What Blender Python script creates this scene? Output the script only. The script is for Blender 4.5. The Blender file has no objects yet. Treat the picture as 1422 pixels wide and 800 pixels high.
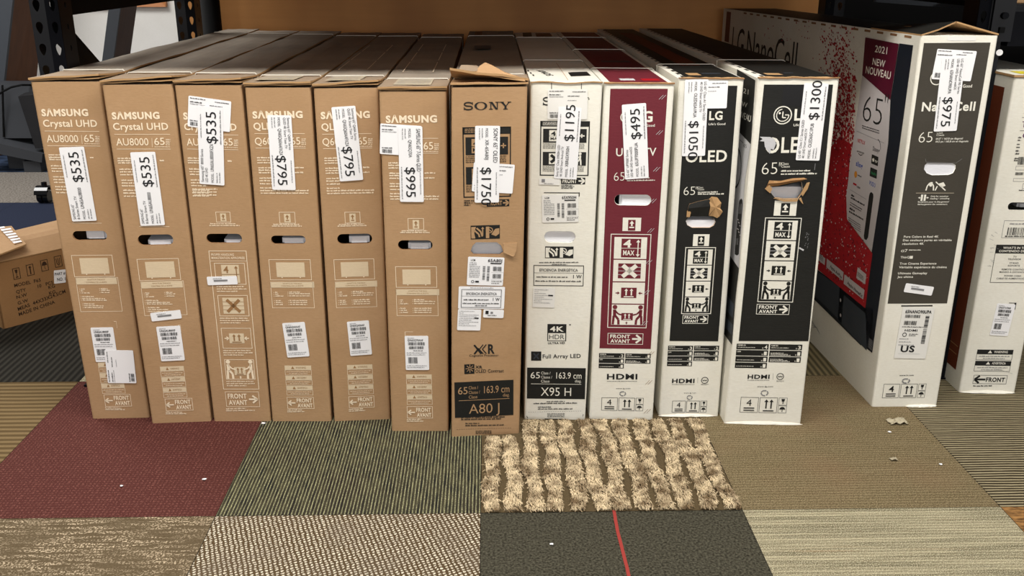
import bpy, math, random
from mathutils import Vector, Matrix
from mathutils.geometry import tessellate_polygon

random.seed(7)
sc = bpy.context.scene
COL = sc.collection

# ------------------------------------------------------------------ camera, world, lights, exposure
FPX, PITCH, ROLL, YAW, CAMH = 1322.0, 0.3349, 0.0025, -0.026, 1.2179
_rt = Vector((math.cos(YAW), math.sin(YAW), 0))
_fw = Vector((-math.sin(YAW) * math.cos(PITCH), math.cos(YAW) * math.cos(PITCH), -math.sin(PITCH)))
_up = _rt.cross(_fw)
RT = math.cos(ROLL) * _rt + math.sin(ROLL) * _up
UP = -math.sin(ROLL) * _rt + math.cos(ROLL) * _up
FW = _fw
CAM = Vector((0, 0, CAMH))
cam = bpy.data.cameras.new('camera')
cam.sensor_width = 36
cam.lens = FPX / 1422 * 36
cam.clip_start = 0.05
co = bpy.data.objects.new('camera', cam)
co.matrix_world = Matrix.Translation(CAM) @ Matrix((RT, UP, -FW)).transposed().to_4x4()
COL.objects.link(co)
sc.camera = co

w = bpy.data.worlds.new('world')
sc.world = w
w.use_nodes = True
w.node_tree.nodes['Background'].inputs[0].default_value = (1.0, 0.97, 0.93, 1)
w.node_tree.nodes['Background'].inputs[1].default_value = 0.14
sc.view_settings.view_transform = 'Standard'
sc.view_settings.look = 'None'
sc.view_settings.gamma = 1
sc.view_settings.use_curve_mapping = False
sc.view_settings.exposure = 0.0


def area(name, loc, sx, sy, power, col=(1, 0.96, 0.9), rot=(0, 0, 0)):
    l = bpy.data.lights.new(name, 'AREA')
    l.shape = 'RECTANGLE'
    l.size, l.size_y, l.energy, l.color = sx, sy, power, col
    o = bpy.data.objects.new(name, l)
    o.location = loc
    o.rotation_euler = rot
    COL.objects.link(o)
    return o


area('ceiling_strip_light', (0.0, 1.55, 2.5), 4.4, 0.35, 112)
area('ceiling_panel_light', (0.0, -2.5, 3.0), 5.0, 2.0, 40)
area('aisle_panel_light', (-3.2, 4.2, 3.0), 1.6, 1.6, 125, (1, 0.98, 0.95))
area('added_fill_light', (0.5, -7.5, 2.1), 7.0, 3.4, 250, (1, 0.98, 0.96), (math.radians(90), 0, 0))  # added fill from behind the camera, brightens the plywood and carton fronts


def ray(x, y):
    return FW + RT * ((x - 711) / FPX) - UP * ((y - 400) / FPX)


def gp(x, y, z=0.0):
    d = ray(x, y)
    return CAM + d * ((z - CAM.z) / d.z)


def wp(x, y, Y):
    d = ray(x, y)
    return CAM + d * (Y / d.y)


def zq(ox, oy, s):
    """pixel reader for an enlarged crop of the photograph"""
    return lambda x, y: (ox + x / s, oy + y / s)


# ------------------------------------------------------------------ materials
def lin(c):
    return tuple(((v / 255) / 12.92 if v <= 10.3 else (((v / 255) + 0.055) / 1.055) ** 2.4) for v in c) + (1,)


class NT:
    def __init__(s, name, rough=0.8, spec=0.3):
        s.m = bpy.data.materials.new(name)
        s.m.use_nodes = True
        s.t = s.m.node_tree
        s.b = s.t.nodes['Principled BSDF']
        s.b.inputs['Roughness'].default_value = rough
        s.b.inputs['Specular IOR Level'].default_value = spec

    def n(s, typ, ins=None, **kw):
        nd = s.t.nodes.new(typ)
        for k, v in kw.items():
            setattr(nd, k, v)
        for k, v in (ins or {}).items():
            s.put(nd.inputs[k], v)
        return nd

    def put(s, inp, v):
        if isinstance(v, bpy.types.NodeSocket):
            s.t.links.new(v, inp)
        else:
            inp.default_value = v

    def coord(s):
        return s.n('ShaderNodeTexCoord').outputs['Object']

    def math(s, op, a, b=0.0):
        nd = s.n('ShaderNodeMath', operation=op)
        s.put(nd.inputs[0], a)
        s.put(nd.inputs[1], b)
        return nd.outputs[0]

    def map(s, vec, scale):
        return s.n('ShaderNodeMapping', {'Vector': vec, 'Scale': scale}).outputs[0]

    def noise(s, vec, scale, detail=3.0, rough=0.5):
        return s.n('ShaderNodeTexNoise', {'Vector': vec, 'Scale': scale, 'Detail': detail, 'Roughness': rough}).outputs[0]

    def ramp(s, fac, stops):
        nd = s.n('ShaderNodeValToRGB')
        s.put(nd.inputs[0], fac)
        e = nd.color_ramp.elements
        while len(e) > 2:
            e.remove(e[-1])
        for i, (p, c) in enumerate(stops):
            el = e[i] if i < 2 else e.new(p)
            el.position = p
            el.color = lin(c) if not isinstance(c, float) else (c, c, c, 1)
        return nd.outputs[0]

    def mix(s, fac, a, b, mode='MIX'):
        nd = s.n('ShaderNodeMix', data_type='RGBA', blend_type=mode)
        s.put(nd.inputs[0], fac)
        s.put(nd.inputs[6], lin(a) if isinstance(a, tuple) and len(a) == 3 else a)
        s.put(nd.inputs[7], lin(b) if isinstance(b, tuple) and len(b) == 3 else b)
        return nd.outputs[2]

    def bump(s, h, strength=0.3, dist=0.002):
        nd = s.n('ShaderNodeBump', {'Height': h, 'Strength': strength, 'Distance': dist})
        s.put(s.b.inputs['Normal'], nd.outputs[0])

    def col(s, c):
        s.put(s.b.inputs['Base Color'], lin(c) if isinstance(c, tuple) else c)
        return s.m


def flat(name, c, rough=0.75, spec=0.25, metal=0.0):
    k = NT(name, rough, spec)
    k.b.inputs['Metallic'].default_value = metal
    return k.col(c)


def board(name, a, b, dirt, amount=0.5, rough=0.8):
    """corrugated board: soft blotches, fine fibre, faint flute ribs and some grime"""
    k = NT(name, rough, 0.2)
    v = k.coord()
    n1 = k.noise(v, 5.0, 4)
    n2 = k.noise(k.map(v, (90, 90, 260)), 1.0, 3)
    c = k.mix(k.ramp(n1, [(0.3, 0.0), (0.7, 1.0)]), a, b)
    c = k.mix(k.math('MULTIPLY', k.ramp(k.noise(v, 2.3, 6, 0.65), [(0.52, 0.0), (0.78, 1.0)]), amount), c, dirt)
    c = k.mix(k.math('MULTIPLY', k.ramp(n2, [(0.35, 0.0), (0.75, 1.0)]), 0.16), c, dirt)
    h = k.math('ADD', k.math('MULTIPLY', n2, 0.25), k.math('MULTIPLY', k.noise(v, 7.0, 4), 2.0))
    k.bump(h, 0.35, 0.004)
    return k.col(c)


M = {}
M['kraft'] = board('kraft_board', (181, 147, 111), (170, 136, 99), (142, 108, 72), 0.35)
M['kraft2'] = board('kraft_board_dark', (158, 120, 80), (148, 110, 71), (124, 90, 56), 0.4)  # opened box walls, darkened for the shadow on them; also reversed lettering
M['krafttop'] = board('dusty_kraft_board', (158, 138, 116), (138, 122, 104), (112, 102, 94), 0.6)
M['edge'] = flat('cut_board_edge', (176, 140, 98))
M['edgedark'] = flat('torn_board_edge', (140, 104, 72))
M['dusty'] = board('dusty_board_lifted_in_shade', (160, 149, 134), (142, 132, 119), (122, 114, 105), 0.6)  # dust grey, also paled to lift the shaded rear carton tops
M['white'] = board('white_board', (238, 236, 226), (231, 228, 215), (198, 190, 168), 0.35, 0.55)
M['greywhite'] = board('grey_white_board', (206, 206, 208), (194, 194, 198), (170, 168, 168), 0.3, 0.6)
M['cream'] = flat('cream_ink', (242, 224, 196))
M['creamfill'] = board('cream_ink_halftone', (222, 204, 174), (214, 194, 162), (196, 172, 138), 0.5)
M['black'] = flat('black_ink', (34, 34, 33), 0.55)
M['panel'] = board('black_printed_panel', (33, 33, 31), (29, 29, 27), (44, 43, 40), 0.3, 0.5)
M['gpanel'] = board('charcoal_printed_panel', (72, 68, 61), (66, 62, 55), (58, 54, 48), 0.4, 0.5)
M['maroon'] = board('maroon_printed_panel', (112, 42, 52), (106, 38, 48), (92, 34, 42), 0.4, 0.5)
M['darkmaroon'] = flat('dark_maroon_ink', (84, 16, 40), 0.4)
M['paper'] = flat('sticker_paper', (242, 242, 244), 0.5)
M['paper2'] = flat('clear_film_label', (232, 231, 226), 0.35)
M['ink'] = flat('label_ink', (28, 28, 30), 0.6)
M['greyink'] = flat('pale_label_ink', (130, 130, 132), 0.6)
M['dark'] = flat('carton_inside', (40, 30, 22), 0.9)
M['foam'] = board('packing_foam', (236, 237, 242), (228, 229, 236), (205, 207, 214), 0.4)
M['strap'] = flat('white_strapping_band', (226, 222, 210), 0.4)
M['tape'] = flat('packing_tape', (212, 200, 176), 0.25, 0.5)
M['red'] = flat('red_ink', (190, 34, 44), 0.45)
M['redpic'] = flat('deep_red_print', (172, 26, 36), 0.45)
M['darkred'] = flat('shadow_red_print', (120, 16, 26), 0.45)
M['navy'] = flat('navy_print', (24, 30, 40), 0.4)
M['slate'] = flat('slate_print', (56, 62, 70), 0.45)
M['blue'] = flat('blue_ink', (70, 100, 180), 0.5)
M['green'] = flat('green_ink', (40, 150, 90), 0.5)
M['orange'] = flat('orange_ink', (215, 140, 40), 0.5)
M['silver'] = flat('pale_printed_panel', (196, 190, 190), 0.5)
M['lilac'] = flat('lilac_printed_panel', (198, 198, 206), 0.5)
M['brownside'] = flat('brown_print_and_reflection', (104, 48, 26), 0.6)
M['purple'] = flat('purple_ink', (90, 40, 90), 0.5)


# ------------------------------------------------------------------ mesh building
class MB:
    def __init__(s):
        s.v, s.f, s.mi, s.mats = [], [], [], []

    def m(s, mat):
        mat = M[mat] if isinstance(mat, str) else mat
        if mat not in s.mats:
            s.mats.append(mat)
        return s.mats.index(mat)

    def face(s, pts, mat):
        i = len(s.v)
        s.v += [Vector(p) for p in pts]
        s.f.append(tuple(range(i, i + len(pts))))
        s.mi.append(s.m(mat))

    def tris(s, pts, tri, mat):
        i = len(s.v)
        k = s.m(mat)
        s.v += [Vector(p) for p in pts]
        for t in tri:
            s.f.append(tuple(i + j for j in t))
            s.mi.append(k)

    def hexa(s, p, mat):
        """p: 8 points, bottom ring then top ring"""
        i = len(s.v)
        k = s.m(mat)
        s.v += [Vector(q) for q in p]
        for f in ((3, 2, 1, 0), (4, 5, 6, 7), (0, 1, 5, 4), (1, 2, 6, 5), (2, 3, 7, 6), (3, 0, 4, 7)):
            s.f.append(tuple(i + j for j in f))
            s.mi.append(k)

    def box(s, a, b, mat):
        (x0, y0, z0), (x1, y1, z1) = a, b
        s.hexa([(x0, y0, z0), (x1, y0, z0), (x1, y1, z0), (x0, y1, z0), (x0, y0, z1), (x1, y0, z1), (x1, y1, z1), (x0, y1, z1)], mat)

    def beam(s, a, b, wv, hv, mat):
        a, b, wv, hv = Vector(a), Vector(b), Vector(wv) / 2, Vector(hv) / 2
        s.hexa([a - wv - hv, a + wv - hv, a + wv + hv, a - wv + hv, b - wv - hv, b + wv - hv, b + wv + hv, b - wv + hv], mat)

    def slab(s, rows, th, mat, edge=None, nrm=None):
        """rows[j][i]: grid of 3D points; a closed sheet of thickness th below them"""
        ny, nx = len(rows), len(rows[0])
        off = (nrm or Vector((0, 0, -1))) * th
        k, ke = s.m(mat), s.m(edge or mat)
        i0 = len(s.v)
        for r in rows:
            s.v += [Vector(p) for p in r]
        i1 = len(s.v)
        for r in rows:
            s.v += [Vector(p) + off for p in r]
        for j in range(ny - 1):
            for i in range(nx - 1):
                a = j * nx + i
                q = (a, a + 1, a + nx + 1, a + nx)
                s.f.append(tuple(i0 + z for z in q))
                s.mi.append(k)
                s.f.append(tuple(i1 + z for z in reversed(q)))
                s.mi.append(ke)
        loop = [i for i in range(nx)] + [j * nx + nx - 1 for j in range(1, ny)] + [(ny - 1) * nx + i for i in range(nx - 2, -1, -1)] + [j * nx for j in range(ny - 2, 0, -1)]
        for a, b in zip(loop, loop[1:] + loop[:1]):
            s.f.append((i0 + b, i0 + a, i1 + a, i1 + b))
            s.mi.append(ke)

    def tube(s, pts, r, mat, n=8):
        pts = [Vector(p) for p in pts]
        i0 = len(s.v)
        k = s.m(mat)
        for i, p in enumerate(pts):
            t = (pts[min(i + 1, len(pts) - 1)] - pts[max(i - 1, 0)]).normalized()
            a = t.cross(Vector((0, 0, 1)))
            if a.length < 1e-4:
                a = Vector((1, 0, 0))
            a.normalize()
            b = t.cross(a)
            for q in range(n):
                an = 2 * math.pi * q / n
                s.v.append(p + (a * math.cos(an) + b * math.sin(an)) * r)
        for i in range(len(pts) - 1):
            for q in range(n):
                s.f.append((i0 + i * n + q, i0 + i * n + (q + 1) % n, i0 + (i + 1) * n + (q + 1) % n, i0 + (i + 1) * n + q))
                s.mi.append(k)
        s.f.append(tuple(i0 + q for q in range(n)))
        s.mi.append(k)
        s.f.append(tuple(i0 + (len(pts) - 1) * n + q for q in range(n)))
        s.mi.append(k)

    def build(s, name, parent=None, smooth=False):
        me = bpy.data.meshes.new(name)
        org = parent_loc(parent)
        me.from_pydata([p - org for p in s.v], [], s.f)
        for m in s.mats:
            me.materials.append(m)
        me.polygons.foreach_set('material_index', s.mi)
        if smooth:
            me.polygons.foreach_set('use_smooth', [True] * len(s.f))
        me.update()
        o = bpy.data.objects.new(name, me)
        COL.objects.link(o)
        if parent:
            o.parent = parent
        return o


def parent_loc(p):
    v = Vector((0, 0, 0))
    while p is not None:
        v = v + p.location
        p = p.parent
    return v


def thing(name, label, cat, loc, group=None):
    o = bpy.data.objects.new(name, None)
    o.empty_display_size = 0.1
    o.location = loc
    COL.objects.link(o)
    return tag(o, label, cat, group)


def tag(o, label, cat, group=None, kind=None):
    o['label'] = label
    o['category'] = cat
    if group:
        o['group'] = group
    if kind:
        o['kind'] = kind
    return o


def struct(o):
    o['kind'] = 'structure'
    return o


# ------------------------------------------------------------------ lettering
_gc = {}


def glyphs(s, bold):
    key = (s, bold)
    if key not in _gc:
        c = bpy.data.curves.new('t', 'FONT')
        c.body = s
        c.resolution_u = 3
        c.offset = bold
        c.space_character = 1.0 + max(0.0, bold) * 3.0
        o = bpy.data.objects.new('t', c)
        me = bpy.data.meshes.new_from_object(o)
        vs = [(v.co.x, v.co.y) for v in me.vertices]
        fs = [tuple(p.vertices) for p in me.polygons]
        bpy.data.objects.remove(o)
        bpy.data.curves.remove(c)
        bpy.data.meshes.remove(me)
        x0 = min(v[0] for v in vs)
        x1 = max(v[0] for v in vs)
        _gc[key] = ([(v[0] - x0, v[1]) for v in vs], fs, x1 - x0)
    return _gc[key]


class Face:
    """a plane of the scene with its own metric u,v axes; photo pixels read onto it by intersection"""

    def __init__(s, mb, O, U, V):
        s.mb, s.O, s.U, s.V = mb, Vector(O), Vector(U).normalized(), Vector(V).normalized()
        s.N = s.U.cross(s.V).normalized()
        s.V = s.N.cross(s.U).normalized()
        s.base = 0.0

    def P(s, p):
        d = ray(*p)
        q = CAM + d * ((s.O - CAM).dot(s.N) / d.dot(s.N)) - s.O
        return Vector((q.dot(s.U), q.dot(s.V)))

    def W(s, uv, layer=1):
        return s.O + s.U * uv[0] + s.V * uv[1] + s.N * (s.base + 0.0002 + 0.00025 * layer)

    def puv(s, uvs, mat, layer=1):
        s.mb.face([s.W(q, layer) for q in uvs], mat)

    def poly(s, pts, mat, layer=1):
        uv = [s.P(p) for p in pts]
        if len(uv) > 4:
            tri = tessellate_polygon([[Vector((q.x, q.y, 0)) for q in uv]])
            s.mb.tris([s.W(q, layer) for q in uv], tri, mat)
        else:
            s.puv(uv, mat, layer)

    def polyh(s, pts, hole, mat, layer=1):
        uv = [s.P(p) for p in pts]
        c = sum(hole, Vector((0, 0))) / len(hole)
        hl = [c + (q - c) * 1.01 for q in hole]
        lo = [[Vector((q.x, q.y, 0)) for q in l] for l in (uv, hl)]
        s.mb.tris([s.W(q, layer) for q in uv + hl], tessellate_polygon(lo), mat)

    def sub(s, a, b):
        return Sub(s, s.P(a), s.P(b))

    def rect(s, a, b, mat, layer=1):
        s.sub(a, b).rect(0, 0, 1, 1, mat, layer)

    def frame(s, a, b, t, mat, layer=1):
        s.sub(a, b).frame(t, mat, layer)

    def line(s, a, b, t, mat, layer=1):
        s.stroke([s.P(a), s.P(b)], t, mat, layer)

    def stroke(s, uv, t, mat, layer=1):
        for a, b in zip(uv, uv[1:]):
            d = (b - a)
            if d.length < 1e-6:
                continue
            d.normalize()
            n = Vector((-d.y, d.x)) * t / 2
            s.puv([a - n, b - n, b + n, a + n], mat, layer)

    def pstroke(s, pts, t, mat, layer=1):
        s.stroke([s.P(p) for p in pts], t, mat, layer)

    def textuv(s, st, a, b, cap, mat, layer=2, bold=0.0):
        vs, fs, wd = glyphs(st, bold)
        d = b - a
        sx = d.length / wd
        d.normalize()
        n = Vector((-d.y, d.x))
        sy = cap / 0.69
        i = len(s.mb.v)
        k = s.mb.m(mat)
        s.mb.v += [s.W(a + d * (x * sx) + n * (y * sy), layer) for x, y in vs]
        for f in fs:
            s.mb.f.append(tuple(i + j for j in f))
            s.mb.mi.append(k)

    def text(s, st, p0, p1, cap, mat, layer=2, bold=0.0):
        a, b = s.P(p0), s.P(p1)
        d = (b - a).normalized()
        c = s.P((p0[0], p0[1] - cap)) - a
        s.textuv(st, a, b, abs(c.dot(Vector((-d.y, d.x)))), mat, layer, bold)

    def micro(s, p0, p1, h, mat, layer=2):
        """a row of print too small to read: word-length dashes"""
        a, b = s.P(p0), s.P(p1)
        hh = (s.P((p0[0], p0[1] - h)) - a).length
        microuv(s, a, b, hh, mat, layer)

    def barcode(s, a, b, mat='ink', layer=2, vertical=False):
        s.sub(a, b).barcode(0, 0, 1, 1, mat, layer, vertical)


def microuv(F, a, b, hh, mat, layer=2):
    L = (b - a).length
    if L < 1e-5:
        return
    d = (b - a) / L
    n = Vector((-d.y, d.x)) * hh
    x = 0.0
    while x < L:
        wl = min(hh * random.uniform(1.2, 4.2), L - x)
        y = x
        while y < x + wl:                      # strokes of a few letters each
            e = min(y + hh * random.uniform(0.35, 0.75), x + wl)
            q = n * random.choice((0.75, 0.75, 1.0))
            F.puv([a + d * y, a + d * e, a + d * e + q, a + d * y + q], mat, layer)
            y = e + hh * 0.16
        x += wl + hh * 0.5


class Sub:
    """a rectangle on a Face, addressed 0..1 right and 0..1 up"""

    def __init__(s, F, a, b):
        s.F = F
        s.u0, s.u1 = min(a.x, b.x), max(a.x, b.x)
        s.v0, s.v1 = min(a.y, b.y), max(a.y, b.y)

    def p(s, x, y):
        return Vector((s.u0 + (s.u1 - s.u0) * x, s.v0 + (s.v1 - s.v0) * y))

    def cell(s, x0, y0, x1, y1):
        return Sub(s.F, s.p(x0, y0), s.p(x1, y1))

    def rect(s, x0, y0, x1, y1, mat, layer=1):
        s.F.puv([s.p(x0, y0), s.p(x1, y0), s.p(x1, y1), s.p(x0, y1)], mat, layer)

    def frame(s, t, mat, layer=1, r=0.0):
        a, b, c, d = Vector((s.u0, s.v0)), Vector((s.u1, s.v0)), Vector((s.u1, s.v1)), Vector((s.u0, s.v1))
        for q in ((s.u0, s.v0, s.u1, s.v0 + t), (s.u0, s.v1 - t, s.u1, s.v1), (s.u0, s.v0 + t, s.u0 + t, s.v1 - t), (s.u1 - t, s.v0 + t, s.u1, s.v1 - t)):
            s.F.puv([Vector((q[0], q[1])), Vector((q[2], q[1])), Vector((q[2], q[3])), Vector((q[0], q[3]))], mat, layer)

    def poly(s, pts, mat, layer=1):
        uv = [s.p(*q) for q in pts]
        if len(uv) > 4:
            tri = tessellate_polygon([[Vector((q.x, q.y, 0)) for q in uv]])
            s.F.mb.tris([s.F.W(q, layer) for q in uv], tri, mat)
        else:
            s.F.puv(uv, mat, layer)

    def disk(s, x, y, r, mat, layer=1, n=12):
        c = s.p(x, y)
        rr = r * (s.u1 - s.u0)
        s.F.puv([c + Vector((math.cos(2 * math.pi * i / n), math.sin(2 * math.pi * i / n))) * rr for i in range(n)], mat, layer)

    def ring(s, x, y, r, t, mat, layer=1, a0=0.0, a1=360.0, n=18):
        c = s.p(x, y)
        rr = r * (s.u1 - s.u0)
        pts = [c + Vector((math.cos(math.radians(a0 + (a1 - a0) * i / n)), math.sin(math.radians(a0 + (a1 - a0) * i / n)))) * rr for i in range(n + 1)]
        s.F.stroke(pts, t * (s.u1 - s.u0), mat, layer)

    def stroke(s, pts, t, mat, layer=1):
        s.F.stroke([s.p(*q) for q in pts], t * (s.u1 - s.u0), mat, layer)

    def text(s, st, x0, x1, y, cap, mat, layer=2, bold=0.0):
        s.F.textuv(st, s.p(x0, y), s.p(x1, y), cap * (s.v1 - s.v0), mat, layer, bold)

    def micro(s, x0, x1, y, h, mat, layer=2):
        microuv(s.F, s.p(x0, y), s.p(x1, y), h * (s.v1 - s.v0), mat, layer)

    def barcode(s, x0, y0, x1, y1, mat='ink', layer=2, vertical=False):
        x = 0.0
        rnd = random.Random(int((s.u0 + s.v0) * 9999))
        while x < 1:
            wb = rnd.choice((0.012, 0.02, 0.03))
            e = min(1, x + wb)
            if vertical:
                s.rect(x0, y0 + (y1 - y0) * x, x1, y0 + (y1 - y0) * e, mat, layer)
            else:
                s.rect(x0 + (x1 - x0) * x, y0, x0 + (x1 - x0) * e, y1, mat, layer)
            x = e + rnd.choice((0.012, 0.018, 0.03))

    # --- pictograms
    def arrow(s, x0, y0, x1, y1, head, t, mat, layer=2):
        a, b = s.p(x0, y0), s.p(x1, y1)
        wd = s.u1 - s.u0
        d = (b - a).normalized()
        n = Vector((-d.y, d.x))
        h = head * wd
        q = b - d * h
        F = s.F
        F.puv([a - n * t * wd / 2, q - n * t * wd / 2, q + n * t * wd / 2, a + n * t * wd / 2], mat, layer)
        F.puv([q - n * h * 0.75, b, q + n * h * 0.75], mat, layer)

    def arrow2(s, x0, y0, x1, y1, head, t, mat, layer=2):
        """arrow with an open chevron head"""
        a, b = s.p(x0, y0), s.p(x1, y1)
        wd = s.u1 - s.u0
        d = (b - a).normalized()
        n = Vector((-d.y, d.x))
        h = head * wd
        s.F.stroke([a, b], t * wd, mat, layer)
        s.F.stroke([b - d * h + n * h, b + d * t * wd * 0.4], t * wd, mat, layer)
        s.F.stroke([b - d * h - n * h, b + d * t * wd * 0.4], t * wd, mat, layer)

    def two_up(s, mat, layer=2):
        s.arrow(0.33, 0.25, 0.33, 0.92, 0.16, 0.09, mat, layer)
        s.arrow(0.67, 0.25, 0.67, 0.92, 0.16, 0.09, mat, layer)
        s.rect(0.18, 0.08, 0.82, 0.17, mat, layer)

    def person(s, x, flip, mat, layer=2):
        g = -1 if flip else 1
        s.disk(x, 0.88, 0.075, mat, layer)
        s.stroke([(x - 0.01 * g, 0.76), (x + 0.0 * g, 0.42)], 0.1, mat, layer)
        s.stroke([(x, 0.72), (x + 0.11 * g, 0.55), (x + 0.24 * g, 0.5)], 0.05, mat, layer)
        s.stroke([(x - 0.03 * g, 0.46), (x - 0.05 * g, 0.04)], 0.075, mat, layer)
        s.stroke([(x + 0.02 * g, 0.46), (x + 0.12 * g, 0.28), (x + 0.13 * g, 0.04)], 0.075, mat, layer)


class Sticker(Face):
    """a paper label lying on a Face; turn: 'h' level, 'up' reads bottom to top, 'down' reads top to bottom"""

    def __init__(s, F, quad, turn='h', over=0, mat='paper', r=0.003):
        tl, tr, br, bl = [F.P(q) for q in quad]
        if turn == 'up':
            tl, tr, br, bl = bl, tl, tr, br
        elif turn == 'down':
            tl, tr, br, bl = tr, br, bl, tl
        s.q = (tl, tr, br, bl)
        U = (F.U * (br - bl).x + F.V * (br - bl).y).normalized()
        V = F.N.cross(U)
        O = F.O + F.U * bl.x + F.V * bl.y
        Face.__init__(s, MB(), O, U, V)
        s.wd = ((br - bl).length + (tr - tl).length) / 2
        s.ht = ((tl - bl).length + (tr - br).length) / 2
        d0, d1 = 0.0012 + 0.0009 * over, 0.0017 + 0.0009 * over
        s.base = d1
        pts = []
        for cx, cy, a in ((s.wd - r, s.ht - r, 0), (r, s.ht - r, 90), (r, r, 180), (s.wd - r, r, 270)):
            for k in range(4):
                an = math.radians(a + 30 * k)
                pts.append((cx + r * math.cos(an), cy + r * math.sin(an)))
        up = [O + U * x + V * y + s.N * d1 for x, y in pts]
        lo = [O + U * x + V * y + s.N * d0 for x, y in pts]
        s.mb.face(up, mat)
        for i in range(len(pts)):
            j = (i + 1) % len(pts)
            s.mb.face([lo[i], lo[j], up[j], up[i]], mat)
        s.c = Sub(s, Vector((0, 0)), Vector((s.wd, s.ht)))


def price_tag(F, parent, quad, turn, price, l1, l2, model, over=1):
    s = Sticker(F, quad, turn, over)
    c = s.c
    def fit(st, per, mx):
        return min(mx, per * len(st))
    if l2:
        c.text(l1, 0.03, 0.03 + fit(l1, 0.0185, 0.5), 0.82, 0.105, 'ink')
        c.text(l2, 0.03, 0.03 + fit(l2, 0.0185, 0.5), 0.655, 0.105, 'ink')
    else:
        c.text(l1, 0.03, 0.03 + fit(l1, 0.034, 0.56), 0.74, 0.17, 'ink')
    c.text('MODEL', 0.03, 0.15, 0.42, 0.1, 'ink')
    c.text(model, 0.175, min(0.175 + 0.0285 * len(model), 0.53), 0.41, 0.14, 'ink')
    c.micro(0.03, 0.16, 0.27, 0.045, 'greyink')
    c.micro(0.03, 0.17, 0.16, 0.045, 'greyink')
    n = len(price)
    c.text(price, 0.535, 0.535 + 0.1 * n, 0.27, 0.4, 'ink', 2, 0.0)
    c.micro(0.6, 0.9, 0.86, 0.04, 'greyink')
    c.micro(0.53, 0.96, 0.08, 0.05, 'greyink')
    return s.mb.build('price_label', parent)


def shipping(F, parent, quad, over=0, turn='h', mat='paper'):
    s = Sticker(F, quad, turn, over, mat)
    c = s.c
    c.micro(0.04, 0.4, 0.92, 0.035, 'ink')
    c.micro(0.62, 0.95, 0.9, 0.03, 'ink')
    c.micro(0.04, 0.32, 0.8, 0.04, 'ink')
    c.micro(0.04, 0.4, 0.74, 0.025, 'greyink')
    c.micro(0.5, 0.8, 0.76, 0.035, 'ink')
    c.micro(0.5, 0.72, 0.62, 0.025, 'greyink')
    c.barcode(0.06, 0.05, 0.3, 0.17)
    c.micro(0.05, 0.3, 0.2, 0.04, 'ink')
    return s.mb.build('shipping_label', parent)


def serial_label(F, parent, quad, head, over=0):
    s = Sticker(F, quad, 'h', over)
    c = s.c
    c.micro(0.12, 0.4, 0.93, 0.02, 'greyink')
    c.text(head, 0.12, 0.78, 0.85, 0.055, 'ink', 2, 0.02)
    c.barcode(0.14, 0.73, 0.86, 0.82)
    c.barcode(0.17, 0.62, 0.8, 0.7)
    c.micro(0.35, 0.75, 0.56, 0.025, 'ink')
    c.micro(0.06, 0.9, 0.5, 0.022, 'greyink')
    c.micro(0.06, 0.85, 0.44, 0.022, 'greyink')
    c.barcode(0.12, 0.2, 0.52, 0.38)
    c.micro(0.06, 0.9, 0.12, 0.022, 'greyink')
    c.micro(0.06, 0.8, 0.07, 0.022, 'greyink')
    return s.mb.build('barcode_label', parent)


def small_label(F, parent, quad, over=0):
    s = Sticker(F, quad, 'h', over)
    s.c.rect(0.22, 0.42, 0.68, 0.62, 'greyink', 2)
    s.c.micro(0.2, 0.5, 0.72, 0.1, 'greyink')
    return s.mb.build('return_label', parent)


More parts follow.
